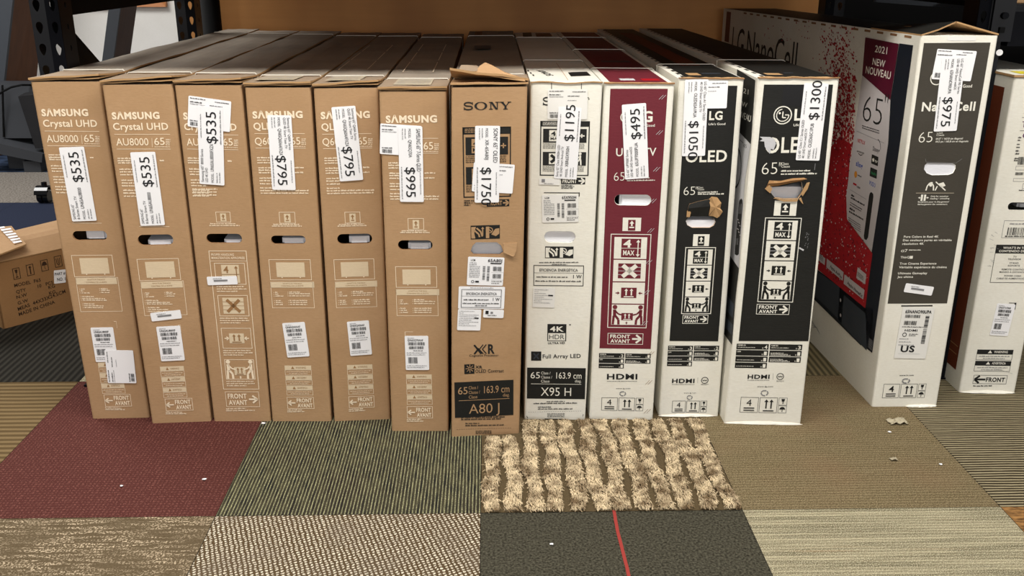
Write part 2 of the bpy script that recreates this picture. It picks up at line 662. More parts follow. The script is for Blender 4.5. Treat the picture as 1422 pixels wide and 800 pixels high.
# ------------------------------------------------------------------ cartons
class Carton:
    def __init__(s, label, bl, br, tr, tl, body, top, angl=0.0, angr=None, L=1.7, hole=None, hole_mat=None, hrear=None, loc=None, name='television_carton', group='television cartons standing in a row', squeeze=0.0):
        angr = angl if angr is None else angr
        b0, b1 = gp(*bl), gp(*br)
        U = (b1 - b0).normalized()
        V = Vector((0, 0, 1))
        s.root = thing(name, label, 'box', loc or (b0 + b1) / 2 + Vector((0, 0.0, 0)), group)
        s.mb = MB()
        F = s.F = Face(s.mb, b0, U, V)
        t0, t1 = F.P(tl), F.P(tr)
        hm = (t0.y + t1.y) / 2
        t0.y = t1.y = hm
        s.h = hm
        s.w = (b1 - b0).length
        s.L = L
        s.body, s.top = body, top
        D0 = Vector((math.sin(math.radians(angl)), math.cos(math.radians(angl)), 0))
        D1 = Vector((math.sin(math.radians(angr)), math.cos(math.radians(angr)), 0))
        s.D0, s.D1 = D0, D1
        hr = hrear or hm
        T0, T1 = F.O + U * t0.x + V * hm, F.O + U * t1.x + V * hm
        s.b0, s.b1, s.t0, s.t1 = b0, b1, T0, T1
        s.rb0, s.rb1 = b0 + D0 * L, b1 + D1 * L
        s.rt0, s.rt1 = T0 + D0 * L + V * (hr - hm), T1 + D1 * L + V * (hr - hm)
        s.hr = hr
        # front panel, inset by the corner radius, with the hand hole cut through it
        r = 0.006
        uv = [Vector((r, 0)), Vector((s.w - r, 0)), Vector((t1.x - r, hm)), Vector((t0.x + r, hm))]
        loops = [[Vector((q.x, q.y, 0)) for q in uv]]
        s.holeloop = None
        if hole:
            hl = hole(F)
            s.holeloop = hl
            loops.append([Vector((q.x, q.y, 0)) for q in hl])
        pts = [q for lp in loops for q in lp]
        tri = tessellate_polygon(loops)
        s.mb.tris([F.O + U * q.x + V * q.y for q in pts], tri, body)
        if hole:
            th = -F.N * 0.007
            n = len(hl)
            for i in range(n):
                a, b = hl[i], hl[(i + 1) % n]
                A, B = F.O + U * a.x + V * a.y, F.O + U * b.x + V * b.y
                s.mb.face([A, B, B + th, A + th], hole_mat or 'edgedark')
        # rounded vertical corners, then sides, back, top and bottom
        def corner(bp, tp, sgn, D):
            out = []
            for k in range(4):
                a = math.radians(30 * k)
                out.append((bp + U * sgn * (r - r * math.sin(a)) + D * (r - r * math.cos(a)), tp + U * sgn * (r - r * math.sin(a)) + D * (r - r * math.cos(a))))
            return out
        lc = corner(b0, T0, 1, D0)
        rc = corner(b1, T1, -1, D1)
        for i in range(3):
            s.mb.face([lc[i + 1][0], lc[i][0], lc[i][1], lc[i + 1][1]], body)
            s.mb.face([rc[i][0], rc[i + 1][0], rc[i + 1][1], rc[i][1]], body)
        s.mb.face([s.rb0, lc[3][0], lc[3][1], s.rt0], body)
        s.mb.face([rc[3][0], s.rb1, s.rt1, rc[3][1]], body)
        s.mb.face([s.rb1, s.rb0, s.rt0, s.rt1], body)
        ring_t = [p[1] for p in lc[::-1]] + [p[1] for p in rc] + [s.rt1, s.rt0]
        s.mb.face(ring_t, top)
        s.mb.face([p[0] for p in lc] + [s.rb0, s.rb1] + [p[0] for p in rc[::-1]], body)
        s.T = Face(s.mb, T0, T1 - T0, s.rt0 - T0)
        s.T.V = (s.T.N.cross(s.T.U))
        s.rnd = random.Random(int(abs(b0.x) * 1000))

    def tpt(s, a, y, dz=0.0):
        """a point on the carton top: a 0..1 across, y metres back"""
        l = s.t0 + s.D0 * y
        r = s.t1 + s.D1 * y
        f = max(0.0, y / s.L)
        return l + (r - l) * a + Vector((0, 0, (s.hr - s.h) * f + dz))

    def foam(s, tl, br, depth=0.014, mat='foam'):
        F = s.F
        a, b = F.P(tl), F.P(br)
        mb = MB()
        f = lambda u, v, d: F.O + F.U * u + F.V * v - F.N * d
        u0, u1, v0, v1 = min(a.x, b.x), max(a.x, b.x), min(a.y, b.y), max(a.y, b.y)
        c = 0.006
        mb.hexa([f(u0, v0, depth), f(u1, v0, depth), f(u1, v0, depth + 0.06), f(u0, v0, depth + 0.06), f(u0, v1 - c, depth), f(u1, v1 - c, depth), f(u1, v1, depth + 0.06), f(u0, v1, depth + 0.06)], mat)
        mb.face([f(u0 + c, v1 - c, depth - 0.004), f(u0 + c, v0, depth - 0.004), f(u1 - c, v0, depth - 0.004), f(u1 - c, v1 - c, depth - 0.004)][::-1], mat)
        return mb.build('foam_insert', s.root)

    def flap(s, y0, y1, th, lift0, lift1, mat=None, over=0.0015, ny=10, wave=0.0015, name='top_flap', base=0.0006, power=1.2, edge='edge', bow=0.0):
        """a top flap from y0 to y1; lift0/lift1 raise its front left and right corners"""
        mb = MB()
        rows = []
        nx = 7
        ph = s.rnd.uniform(0, 6)
        for j in range(ny + 1):
            y = y0 + (y1 - y0) * j / ny
            row = []
            for i in range(nx):
                a = -over / s.w + (1 + 2 * over / s.w) * i / (nx - 1)
                k = (1 - j / ny) ** power
                z = th + base + (lift0 + (lift1 - lift0) * i / (nx - 1)) * k
                z += wave * (math.sin(i * 1.7 + y * 9 + ph) + math.sin(y * 23 + ph * 2) * 0.6) * 0.5 + bow * math.sin(math.pi * i / (nx - 1)) + wave
                row.append(s.tpt(a, y, z))
            rows.append(row)
        mb.slab(rows, th, mat or s.top, edge)
        return mb, rows

    def strap(s, ys, dz=0.009, wd=0.005, mat='strap', drop=0.25):
        for y in ys:
            mb = MB()
            pts = [(-0.004, -drop), (-0.004, dz * 0.3)] + [(a, dz) for a in (0.03, 0.25, 0.5, 0.75, 0.97)] + [(1.004, dz * 0.3), (1.004, -drop)]
            P = [s.tpt(a, y, z) for a, z in pts]
            fr = []
            for i, p in enumerate(P):
                d = (P[min(i + 1, len(P) - 1)] - P[max(i - 1, 0)]).normalized()
                n = Vector((0, 1, 0)).cross(d).normalized() * 0.0008
                h = Vector((0, wd / 2, 0))
                fr.append((p - n - h, p - n + h, p + n + h, p + n - h))
            for a, b in zip(fr, fr[1:]):
                for k in range(4):
                    q = (k + 1) % 4
                    mb.face([a[k], a[q], b[q], b[k]], mat)
            mb.build('strapping_band', s.root)

    def done(s, name='carton_body'):
        return s.mb.build(name, s.root)


def stadium(a, b, n=8):
    def f(F):
        p, q = F.P(a), F.P(b)
        u0, u1, v0, v1 = min(p.x, q.x), max(p.x, q.x), min(p.y, q.y), max(p.y, q.y)
        r = (v1 - v0) / 2 * 0.98
        out = []
        for cx, cy, a0 in ((u1 - r, v0 + r, -90), (u1 - r, v1 - r, 0), (u0 + r, v1 - r, 90), (u0 + r, v0 + r, 180)):
            for k in range(n):
                an = math.radians(a0 + 90 * k / (n - 1))
                out.append(Vector((cx + r * math.cos(an), cy + r * math.sin(an))))
        return out
    return f


def polyhole(pts):
    return lambda F: [F.P(p) for p in pts]


# ------------------------------------------------------------------ floor
def carpet(name, fn, rough=0.95):
    k = NT(name, rough, 0.1)
    v = k.coord()
    sx = k.n('ShaderNodeSeparateXYZ', {'Vector': v})
    c, h, strength = fn(k, v, sx.outputs[0], sx.outputs[1])
    k.bump(h, strength, 0.004)
    return k.col(c)


def wave(k, c, period, warp=None, amt=0.0):
    x = k.math('MULTIPLY', c, 2 * math.pi / period)
    if warp is not None:
        x = k.math('ADD', x, k.math('MULTIPLY', warp, amt))
    return k.math('ADD', k.math('MULTIPLY', k.math('SINE', x), 0.5), 0.5)


def f_red(k, v, x, y):
    wv = wave(k, y, 0.0105, k.noise(v, 110, 2), 9)
    wx = wave(k, x, 0.0095, k.noise(v, 95, 2), 9)
    h = k.math('MULTIPLY', wv, wx)
    c = k.mix(h, (84, 46, 42), (132, 84, 76))
    c = k.mix(k.math('MULTIPLY', k.ramp(k.noise(v, 330, 3), [(0.4, 0.0), (0.62, 1.0)]), 0.75), c, (66, 34, 30))
    return c, h, 0.6


def f_green(k, v, x, y):
    n = k.noise(k.map(v, (60, 9, 1)), 1.0, 4)
    wv = wave(k, x, 0.0082, n, 2.4)
    dk = k.mix(k.ramp(k.noise(k.map(v, (70, 14, 1)), 1.0, 3), [(0.35, 0.0), (0.65, 1.0)]), (34, 36, 38), (84, 80, 62))
    dk = k.mix(k.ramp(k.noise(v, 4, 2), [(0.45, 0.0), (0.7, 0.6)]), dk, (58, 46, 42))
    c = k.mix(k.math('MULTIPLY', k.ramp(wv, [(0.6, 0.0), (0.84, 1.0)]), k.ramp(k.noise(k.map(v, (160, 30, 1)), 1.0, 2), [(0.25, 0.35), (0.6, 1.0)])), dk, (170, 168, 130))
    c = k.mix(k.math('MULTIPLY', k.ramp(k.noise(v, 300, 2), [(0.42, 0.0), (0.6, 1.0)]), 0.7), c, (40, 36, 26))
    return c, wv, 0.7


def f_shagbase(k, v, x, y):
    n = k.noise(v, 260, 3)
    c = k.mix(n, (70, 58, 40), (104, 90, 66))
    return c, n, 0.5


def f_tweed(k, v, x, y):
    a = wave(k, k.math('ADD', x, k.math('MULTIPLY', y, 0.35)), 0.0108, k.noise(v, 60, 3), 6.0)
    b = wave(k, k.math('SUBTRACT', y, k.math('MULTIPLY', x, 0.5)), 0.0092, k.noise(v, 70, 3), 7.0)
    t = k.math('MULTIPLY', a, b)
    c = k.mix(k.ramp(t, [(0.15, 0.0), (0.55, 1.0)]), (82, 66, 44), (250, 240, 218))
    c = k.mix(k.ramp(k.noise(v, 9, 3), [(0.45, 0.0), (0.75, 0.4)]), c, (112, 100, 88))
    c = k.mix(k.math('MULTIPLY', k.ramp(k.noise(v, 330, 2), [(0.45, 0.0), (0.6, 1.0)]), 0.6), c, (82, 66, 46))
    return c, t, 0.8


def f_strokes(k, v, x, y):
    base = k.mix(k.noise(k.map(v, (14, 160, 1)), 1.0, 3), (80, 68, 50), (108, 95, 74))
    m = k.math('MULTIPLY', k.ramp(k.noise(k.map(v, (13, 105, 1)), 1.0, 3), [(0.42, 0.0), (0.56, 1.0)]), k.ramp(k.noise(v, 210, 2), [(0.49, 0.0), (0.56, 1.0)]))
    m2 = k.math('MULTIPLY', m, k.ramp(k.noise(v, 9, 2), [(0.3, 0.25), (0.6, 1.0)]))
    c = k.mix(m2, base, (200, 182, 154))
    c = k.mix(k.math('MULTIPLY', k.ramp(k.noise(v, 300, 2), [(0.45, 0.0), (0.62, 1.0)]), 0.5), c, (70, 54, 32))
    return c, k.noise(v, 220, 3), 0.6


def f_char(k, v, x, y):
    n = k.noise(v, 190, 3, 0.6)
    c = k.mix(k.ramp(n, [(0.35, 0.0), (0.7, 1.0)]), (40, 38, 30), (92, 89, 76))
    return c, n, 0.8


def f_grey(k, v, x, y):
    wv = wave(k, y, 0.0105, k.noise(v, 25, 2), 2.5)
    st = k.ramp(k.noise(k.map(v, (3.2, 60, 1)), 1.0, 4, 0.6), [(0.36, 0.0), (0.66, 1.0)])
    c = k.mix(st, (104, 98, 76), (172, 163, 134))
    c = k.mix(k.math('MULTIPLY', k.ramp(k.noise(k.map(v, (2.5, 75, 1)), 1.3, 3), [(0.62, 0.0), (0.72, 1.0)]), 0.6), c, (146, 120, 88))
    c = k.mix(k.math('MULTIPLY', k.ramp(k.noise(k.map(v, (2.2, 70, 1)), 1.9, 3), [(0.66, 0.0), (0.74, 1.0)]), 0.8), c, (64, 66, 70))
    c = k.mix(k.math('MULTIPLY', wv, 0.5), c, (82, 74, 52))
    c = k.mix(k.math('MULTIPLY', k.ramp(k.noise(v, 380, 2), [(0.48, 0.0), (0.62, 1.0)]), 0.6), c, (222, 214, 184))
    return c, wv, 0.5


def f_brown(k, v, x, y):
    wv = wave(k, y, 0.0115, k.noise(v, 30, 2), 2.5)
    c = k.mix(k.noise(k.map(v, (5, 40, 1)), 1.0, 4), (98, 84, 58), (132, 118, 90))
    c = k.mix(k.math('MULTIPLY', wv, 0.5), c, (72, 60, 36))
    c = k.mix(k.math('MULTIPLY', k.ramp(k.noise(v, 340, 2), [(0.46, 0.0), (0.62, 1.0)]), 0.75), c, (160, 145, 114))
    c = k.mix(k.math('MULTIPLY', k.ramp(k.noise(v, 270, 2), [(0.5, 0.0), (0.66, 1.0)]), 0.7), c, (66, 54, 32))
    c = k.mix(k.ramp(k.noise(v, 3.0, 2), [(0.5, 0.0), (0.75, 0.35)]), c, (132, 100, 76))
    return c, wv, 0.5


def f_stripe(k, v, x, y):
    wv = wave(k, y, 0.0117, k.noise(k.map(v, (9, 40, 1)), 1.0, 3), 4.0)
    c = k.mix(k.ramp(wv, [(0.3, 0.0), (0.5, 1.0)]), (46, 38, 24), (140, 128, 100))
    c = k.mix(k.ramp(wv, [(0.86, 0.0), (0.98, 0.8)]), c, (200, 188, 154))
    c = k.mix(k.math('MULTIPLY', k.noise(v, 300, 2), 0.4), c, (58, 54, 48))
    return c, wv, 0.6


def f_darkrib(k, v, x, y):
    wv = wave(k, k.math('ADD', x, k.math('MULTIPLY', y, 0.0)), 0.021, k.noise(v, 20, 2), 1.0)
    c = k.mix(wv, (24, 23, 20), (58, 56, 50))
    c = k.mix(k.math('MULTIPLY', k.noise(v, 300, 2), 0.5), c, (40, 38, 34))
    return c, wv, 0.9


def f_tanrib(k, v, x, y):
    wv = wave(k, y, 0.024, k.noise(k.map(v, (5, 30, 1)), 1.0, 2), 2.0)
    c = k.mix(wv, (84, 68, 44), (132, 112, 80))
    c = k.mix(k.math('MULTIPLY', k.noise(v, 260, 2), 0.45), c, (90, 72, 46))
    return c, wv, 0.6


def f_olive(k, v, x, y):
    wv = wave(k, x, 0.019, k.noise(v, 20, 2), 1.0)
    c = k.mix(wv, (74, 68, 50), (126, 114, 84))
    return c, wv, 0.6


def f_orange(k, v, x, y):
    n = k.noise(k.map(v, (40, 120, 1)), 1.0, 3)
    return k.mix(k.ramp(n, [(0.35, 0.0), (0.65, 1.0)]), (92, 66, 40), (164, 122, 74)), n, 0.7


def f_navy(k, v, x, y):
    n = k.noise(v, 150, 2)
    return k.mix(n, (30, 35, 50), (46, 52, 70)), n, 0.4


def f_speck(k, v, x, y):
    n = k.noise(v, 110, 3)
    return k.mix(k.ramp(n, [(0.35, 0.0), (0.65, 1.0)]), (92, 86, 80), (142, 136, 128)), n, 0.4


def f_blue(k, v, x, y):
    n = k.noise(k.map(v, (10, 22, 1)), 1.0, 4)
    return k.mix(k.ramp(n, [(0.4, 0.0), (0.65, 1.0)]), (24, 32, 46), (62, 76, 100)), n, 0.5


CP = {n: carpet(n + '_carpet', f) for n, f in dict(red=f_red, green=f_green, shag=f_shagbase, tweed=f_tweed, strokes=f_strokes, charcoal=f_char, grey=f_grey, brown=f_brown, striped=f_stripe, darkrib=f_darkrib, tanrib=f_tanrib, olive=f_olive, orange=f_orange, navy=f_navy, speckled=f_speck, blue=f_blue).items()}
TX, TY, X0, Y0 = 0.61, 0.747, -0.0214, 1.9136
plan = {0: {-3: 'tanrib', -2: 'strokes', -1: 'tweed', 0: 'charcoal', 1: 'grey', 2: 'orange'},
        1: {-3: 'tanrib', -2: 'red', -1: 'green', 0: 'shag', 1: 'brown', 2: 'striped'},
        2: {-3: 'darkrib', -2: 'grey', -1: 'strokes', 0: 'charcoal', 1: 'olive', 2: 'striped'},
        3: {-4: 'darkrib', -3: 'darkrib', -2: 'brown', -1: 'red', 0: 'green', 1: 'darkrib', 2: 'striped'}}
fill = ['tweed', 'charcoal', 'brown', 'grey', 'green', 'red', 'strokes', 'olive']
fb = MB()
for j in range(-4, 10):
    for i in range(-8, 8):
        nm = plan.get(j, {}).get(i)
        if nm is None:
            nm = fill[(i * 3 + j * 5) % len(fill)]
            if j == 4:
                nm = 'navy'
            elif j == 5:
                nm = 'speckled'
            elif j >= 6:
                nm = 'blue'
        x0, y0 = X0 + i * TX, Y0 + (j - 1) * TY
        g = 0.0008
        fb.face([(x0 + g, y0 + g, 0), (x0 + TX - g, y0 + g, 0), (x0 + TX - g, y0 + TY - g, 0), (x0 + g, y0 + TY - g, 0)], CP[nm])
M['seam'] = flat('carpet_seam', (36, 32, 28), 0.95)
fb.face([(-6, -2.5, -0.003), (6, -2.5, -0.003), (6, 9, -0.003), (-6, 9, -0.003)], 'seam')
# the woven red line that crosses the charcoal tile
M['redline'] = flat('red_carpet_yarn', (152, 58, 52), 0.95)
rl = [gp(*p) for p in ((852.5, 709), (855, 724), (858, 740), (862.5, 757), (867, 775), (871, 790), (874, 805), (877, 822))]
for a, b in zip(rl, rl[1:]):
    n = Vector((0.0037, 0, 0))
    z = Vector((0, 0, 0.0012))
    fb.face([a - n + z, b - n + z, b + n + z, a + n + z], 'redline')
struct(fb.build('floor'))

# shag ridges of the tan tile: short yarn tufts
kk = NT('shag_yarn', 0.95, 0.1)
v_ = kk.coord()
M['yarn'] = kk.col(kk.mix(kk.ramp(kk.noise(v_, 30, 4), [(0.36, 0.0), (0.62, 1.0)]), (126, 106, 80), (226, 206, 170)))
pb = MB()
rnd = random.Random(3)
sx0, sy0 = X0, Y0
ridges = 12
for r in range(ridges):
    cx = sx0 + (r + 0.5) * TX / ridges
    for q in range(4600):
        y = sy0 + rnd.uniform(0.004, TY - 0.004)
        wob = 0.004 * math.sin(y * 15 + r * 2.1) + 0.003 * math.sin(y * 37 + r)
        hw = 0.0185 + 0.0025 * math.sin(y * 29 + r * 1.3)
        x = cx + wob + rnd.uniform(-hw, hw)
        if not (sx0 + 0.002 < x < sx0 + TX - 0.002) or y > (2.278 if x < 0.09 else 2.368):
            continue
        a = rnd.gauss(0.0, 0.5)
        h = rnd.uniform(0.005, 0.011)
        wd = rnd.uniform(0.0007, 0.0013)
        d = Vector((math.cos(a), math.sin(a), 0)) * wd
        ln = Vector((rnd.gauss(0.15, 0.35), rnd.gauss(-0.7, 0.4), 0)) * 0.006
        b = Vector((x, y, 0.0))
        m1 = b + ln * 0.5 + Vector((0, 0, h))
        m2 = b + ln * 1.6 + Vector((0, 0, h * 0.85))
        pb.face([b - d, b + d, m1 + d, m1 - d], 'yarn')
        pb.face([m1 - d, m1 + d, m2 + d * 0.7, m2 - d * 0.7], 'yarn')
tag(pb.build('carpet_pile'), 'tufted beige yarn ridges of the shaggy carpet tile below the white cartons', 'carpet pile', kind='stuff')

# ------------------------------------------------------------------ the storage rack
M['rackblack'] = NT('black_enamel_steel', 0.34, 0.16).col((13, 14, 19))
M['rackmatte'] = flat('dull_black_steel', (8, 8, 9), 0.7, 0.15)
k = NT('plywood', 0.55, 0.3)
v = k.coord()
n = k.noise(k.map(v, (1.2, 1, 14)), 1.6, 5, 0.6)
M['ply'] = k.col(k.mix(k.math('MULTIPLY', k.ramp(k.noise(k.map(v, (1.6, 1, 1.0)), 2.0, 2), [(0.4, 0.0), (0.7, 1.0)]), 0.55), k.mix(n, (236, 172, 104), (214, 150, 86)), (176, 118, 68)))
k = NT('brown_wood', 0.6, 0.3)
v = k.coord()
M['brownwood'] = k.col(k.mix(k.noise(k.map(v, (18, 18, 1.5)), 1.2, 4), (70, 40, 20), (112, 68, 36)))
M['greymetal'] = flat('slate_grey_edge', (66, 70, 76), 0.5)
RF, RB = 2.63, 3.84
RW = 0.0745
LX, RX = -1.199, 1.322
ZT = 1.6
rack = thing('storage_rack', 'black steel storage rack with keyhole posts standing behind and around the cartons', 'shelf', (0, RF, 0))


def teardrop(cx, cz, w_, h_, flip=1):
    pts = []
    for i in range(14):
        a = 2 * math.pi * i / 14
        x = math.cos(a)
        y = math.sin(a)
        t = (1 - y) / 2
        x *= (1.0 - 0.55 * t)
        pts.append((cx + x * w_ / 2, cz + y * h_ / 2))
    return pts


def upright(x0, y0, side_sign, zoff=0.0):
    """channel post: two keyholed front flanges meeting in a groove, side webs with small holes"""
    mb = MB()
    def sheet(O, A, w_, holes, th):
        O, A = Vector(O), Vector(A)
        n_ = A.cross(Vector((0, 0, 1))).normalized()
        lo = [[Vector((0, 0, 0)), Vector((w_, 0, 0)), Vector((w_, ZT, 0)), Vector((0, ZT, 0))]] + [[Vector((p[0], p[1], 0)) for p in h] for h in holes]
        tri = tessellate_polygon(lo)
        pts = [p for l in lo for p in l]
        for dn in (0, th):
            mb.tris([O + A * p.x + Vector((0, 0, p.y)) - n_ * dn for p in pts], tri, 'rackblack')
        for l in lo:
            for i in range(len(l)):
                a, b = l[i], l[(i + 1) % len(l)]
                A3, B3 = O + A * a.x + Vector((0, 0, a.y)), O + A * b.x + Vector((0, 0, b.y))
                mb.face([A3, B3, B3 - n_ * th, A3 - n_ * th], 'rackblack')
    half = RW / 2
    pitch = 0.0562
    zs = [0.026 + zoff + pitch * i for i in range(28)]
    g = 0.007                                    # depth of the central groove
    d1 = Vector((half, g, 0)).normalized()
    ln = math.hypot(half, g)
    sheet((x0, y0, 0), d1, ln, [teardrop(ln * 0.45, z, 0.0225, 0.031) for z in zs], 0.003)
    d2 = Vector((half, -g, 0)).normalized()
    sheet((x0 + half, y0 + g, 0), d2, ln, [teardrop(ln * 0.55, z, 0.0225, 0.031) for z in zs], 0.003)
    sm = [[(0.045 + 0.005 * math.cos(t), z + 0.008 * math.sin(t)) for t in [2 * math.pi * i / 10 for i in range(10)]] for z in zs]
    sheet((x0 + RW - 0.0005, y0 + 0.001, 0), Vector((0, 1, 0)), 0.085, sm, 0.0025)
    sheet((x0 + 0.003, y0 + 0.001, 0), Vector((0, 1, 0)), 0.085, [], 0.0025)
    mb.box((x0 - 0.012, y0 - 0.008, 0), (x0 + RW + 0.012, y0 + 0.095, 0.006), 'rackblack')
    return mb.build('upright', rack)


up = upright(LX, RF, 1, 0.0)
upright(LX, RB, 1, 0.0)
ur = upright(RX, RF, 1, 0.03)
upright(RX, RB, 1, 0.0)
for X in (LX + 0.035, RX + 0.035):
    mb = MB()
    mb.beam((X, RF + 0.08, 1.085 if X < 0 else 1.3), (X, RB, 1.085 if X < 0 else 1.3), (0.03, 0, 0), (0, 0, 0.045), 'rackmatte')
    mb.build('side_strut', rack)
    mb = MB()
    mb.beam((X, RF + 0.07, 1.03), (X, RB + 0.01, 0.3), (0.03, 0, 0), (0, 0, 0.06), 'rackmatte')
    mb.build('diagonal_brace', rack)
# shelf of the main bay, above the picture, and the lower shelf of the bay to the right
mb = MB()
mb.box((LX, RF - 0.02, 1.2), (RX + RW, RF + 0.03, 1.31), 'rackblack')
mb.build('front_beam', rack)
mb = MB()
mb.box((LX, RB + 0.02, 1.2), (RX + RW, RB + 0.07, 1.31), 'rackblack')
mb.build('rear_beam', rack)
mb = MB()
mb.box((LX + 0.01, 2.39, 1.312), (RX + RW - 0.01, RB + 0.51, 1.335), 'ply')  # unseen deck run out past the posts to shade the carton tops
mb.build('shelf_deck', rack)
bx = RX + RW
mb = MB()
zt_, zb_ = 1.102, 0.992
prof = [(RF - 0.012, zb_), (RF - 0.012, zt_ - 0.02), (RF - 0.004, zt_), (RF + 0.03, zt_), (RF + 0.03, zb_)]
for x0, x1 in ((bx + 0.012, bx + 1.6),):
    for i in range(5):
        a, b = prof[i], prof[(i + 1) % 5]
        mb.face([(x0, a[0], a[1]), (x1, a[0], a[1]), (x1, b[0], b[1]), (x0, b[0], b[1])], 'rackblack')
    mb.face([(x0, p[0], p[1]) for p in prof][::-1], 'rackblack')
mb.build('front_beam', rack)
mb = MB()                                           # the beam's end plate hooked on the post
mb.hexa([(bx - 0.035, RF - 0.004, zb_ + 0.012), (bx + 0.016, RF - 0.018, zb_ + 0.012), (bx + 0.016, RF + 0.02, zb_ + 0.012), (bx - 0.035, RF, zb_ + 0.012),
         (bx - 0.035, RF - 0.004, zt_ + 0.03), (bx + 0.016, RF - 0.018, zt_ + 0.03), (bx + 0.016, RF + 0.02, zt_ + 0.03), (bx - 0.035, RF, zt_ + 0.03)], 'rackblack')
mb.tube([(bx - 0.01, RF - 0.004, zt_ - 0.03), (bx - 0.01, RF - 0.022, zt_ - 0.03)], 0.009, 'rackblack', 12)
mb.box((bx - 0.018, RF - 0.018, zt_ - 0.075), (bx - 0.004, RF - 0.008, zt_ - 0.06), 'rackmatte')
mb.build('beam_bracket', rack)
mb = MB()
mb.box((bx + 0.01, RF + 0.03, 1.085), (bx + 1.6, RB + 0.05, 1.1), 'rackmatte')
mb.build('shelf_deck', rack)
mb = MB()
mb.tube([wp(1388, 73, RF + 0.004), wp(1388, 73, RF - 0.004)], 0.0085, 'paper', 16)
mb.build('round_sticker', rack)['label'] = 'round white dot sticker'

# plywood sheet closing the back of the rack, added black sheet for the deep shade beyond it
mb = MB()
a, b = wp(255, 20, 4.36), wp(1140, 4, 4.36)
mb.box((a.x, 4.36, 0), (b.x, 4.38, 1.311), 'ply')
tag(mb.build('plywood_sheet'), 'orange brown plywood sheet standing upright behind the row of cartons', 'panel')
mb = MB()
mb.box((b.x + 0.004, 4.36, 0), (4.2, 4.39, 1.9), 'rackmatte')
tag(mb.build('deep_shade_sheet'), 'black board standing in the shade behind the rightmost white cartons', 'panel')
mb = MB()
a, b = wp(1215, -1, 4.2), wp(1346, 9, 3.9)
mb.beam(a, b, (0, 0.03, 0), (0, 0, 0.022), M['greymetal'])
tag(mb.build('wooden_slat'), 'thin dusty slat in the dark above the tall white carton', 'slat')
mb = MB()
p0, p1 = wp(290, 30, 4.22), wp(290, 30, 4.22)
mb.tube([(p0.x, 4.22, 0), (p0.x, 4.22, 1.31)], 0.052, 'rackmatte', 20)
tag(mb.build('black_pole', smooth=True), 'thick round black pole beside the rear left keyhole post', 'pole')

# ------------------------------------------------------------------ things on the left behind the rack
M['whiteboard'] = board('white_painted_board', (236, 234, 230), (230, 228, 222), (206, 204, 198), 0.3)
mb = MB()
a = wp(41, 60, 6.6)
mb.box((a.x, 6.6, 0.0), (-1.7, 6.63, 1.4), 'whiteboard')
wb = mb.build('white_panel')
tag(wb, 'scuffed white panel standing upright behind the left end of the rack', 'panel')
M['framewood'] = NT('honey_frame_wood', 0.4, 0.4).col((186, 122, 74))
fr = thing('picture_frame', 'honey brown wooden frame hung low on the white panel', 'picture frame', wp(170, 9, 6.57))
a, b = wp(118, 9.5, 6.57), wp(231, 9.5, 6.57)
zb = (a.z + b.z) / 2
mb = MB()
rw = 0.05
for q in ([(a.x, zb), (b.x, zb), (b.x - rw, zb + rw), (a.x + rw, zb + rw)], [(b.x, zb), (b.x, zb + 0.5), (b.x - rw, zb + 0.5 - rw), (b.x - rw, zb + rw)],
          [(b.x, zb + 0.5), (a.x, zb + 0.5), (a.x + rw, zb + 0.5 - rw), (b.x - rw, zb + 0.5 - rw)], [(a.x, zb + 0.5), (a.x, zb), (a.x + rw, zb + rw), (a.x + rw, zb + 0.5 - rw)]):
    mb.hexa([(x, 6.562 if i in (0, 1) else 6.572, z) for i, (x, z) in enumerate(q)] + [(x, 6.598, z) for x, z in q], 'framewood')
mb.build('frame_moulding', fr)
mb = MB()
mb.box((a.x + rw - 0.004, 6.585, zb + rw - 0.004), (b.x - rw + 0.004, 6.596, zb + 0.5 - rw + 0.004), 'greywhite')
mb.build('frame_backing', fr)


def plank_def(label, l, r, s_, Y, dy):
    A, B = wp(*l[0], Y), wp(*l[1], Y)
    C, D = wp(*r[0], Y), wp(*r[1], Y)
    E_, G = wp(*s_[0], Y + dy), wp(*s_[1], Y + dy)
    def ext(p, q, z):
        return p + (q - p) * ((z - p.z) / (q.z - p.z))
    lo = [ext(A, B, 0.0), ext(C, D, 0.0), ext(E_, G, 0.0)]
    hi = [ext(A, B, 1.5), ext(C, D, 1.5), ext(E_, G, 1.5)]
    r_ = thing('leaning_board', label, 'board', lo[0], 'boards leaning beside the rack')
    def ring(P, f0, f1):
        bk = P[2] - P[1]
        return [P[0] + bk * f0, P[1] + bk * f0, P[1] + bk * f1, P[0] + bk * f1]
    mb = MB()
    mb.hexa(ring(lo, 0.06, 1) + ring(hi, 0.06, 1), 'brownwood')
    mb.build('board_core', r_)
    mb = MB()
    mb.hexa(ring(lo, 0, 0.06) + ring(hi, 0, 0.06), 'greymetal')
    mb.build('edge_band', r_)


plank_def('brown board with slate grey front edge leaning between the two left rack posts', ((152, 2), (142, 82)), ((168, 2), (157.5, 80)), ((191, 2), (181, 75)), 4.75, 0.42)
plank_def('brown board with slate grey front edge leaning at the left edge of the photo', ((-12, 0), (-26, 135)), ((17.5, 0), (3, 135)), ((62, 0), (48, 135)), 6.12, 0.3)

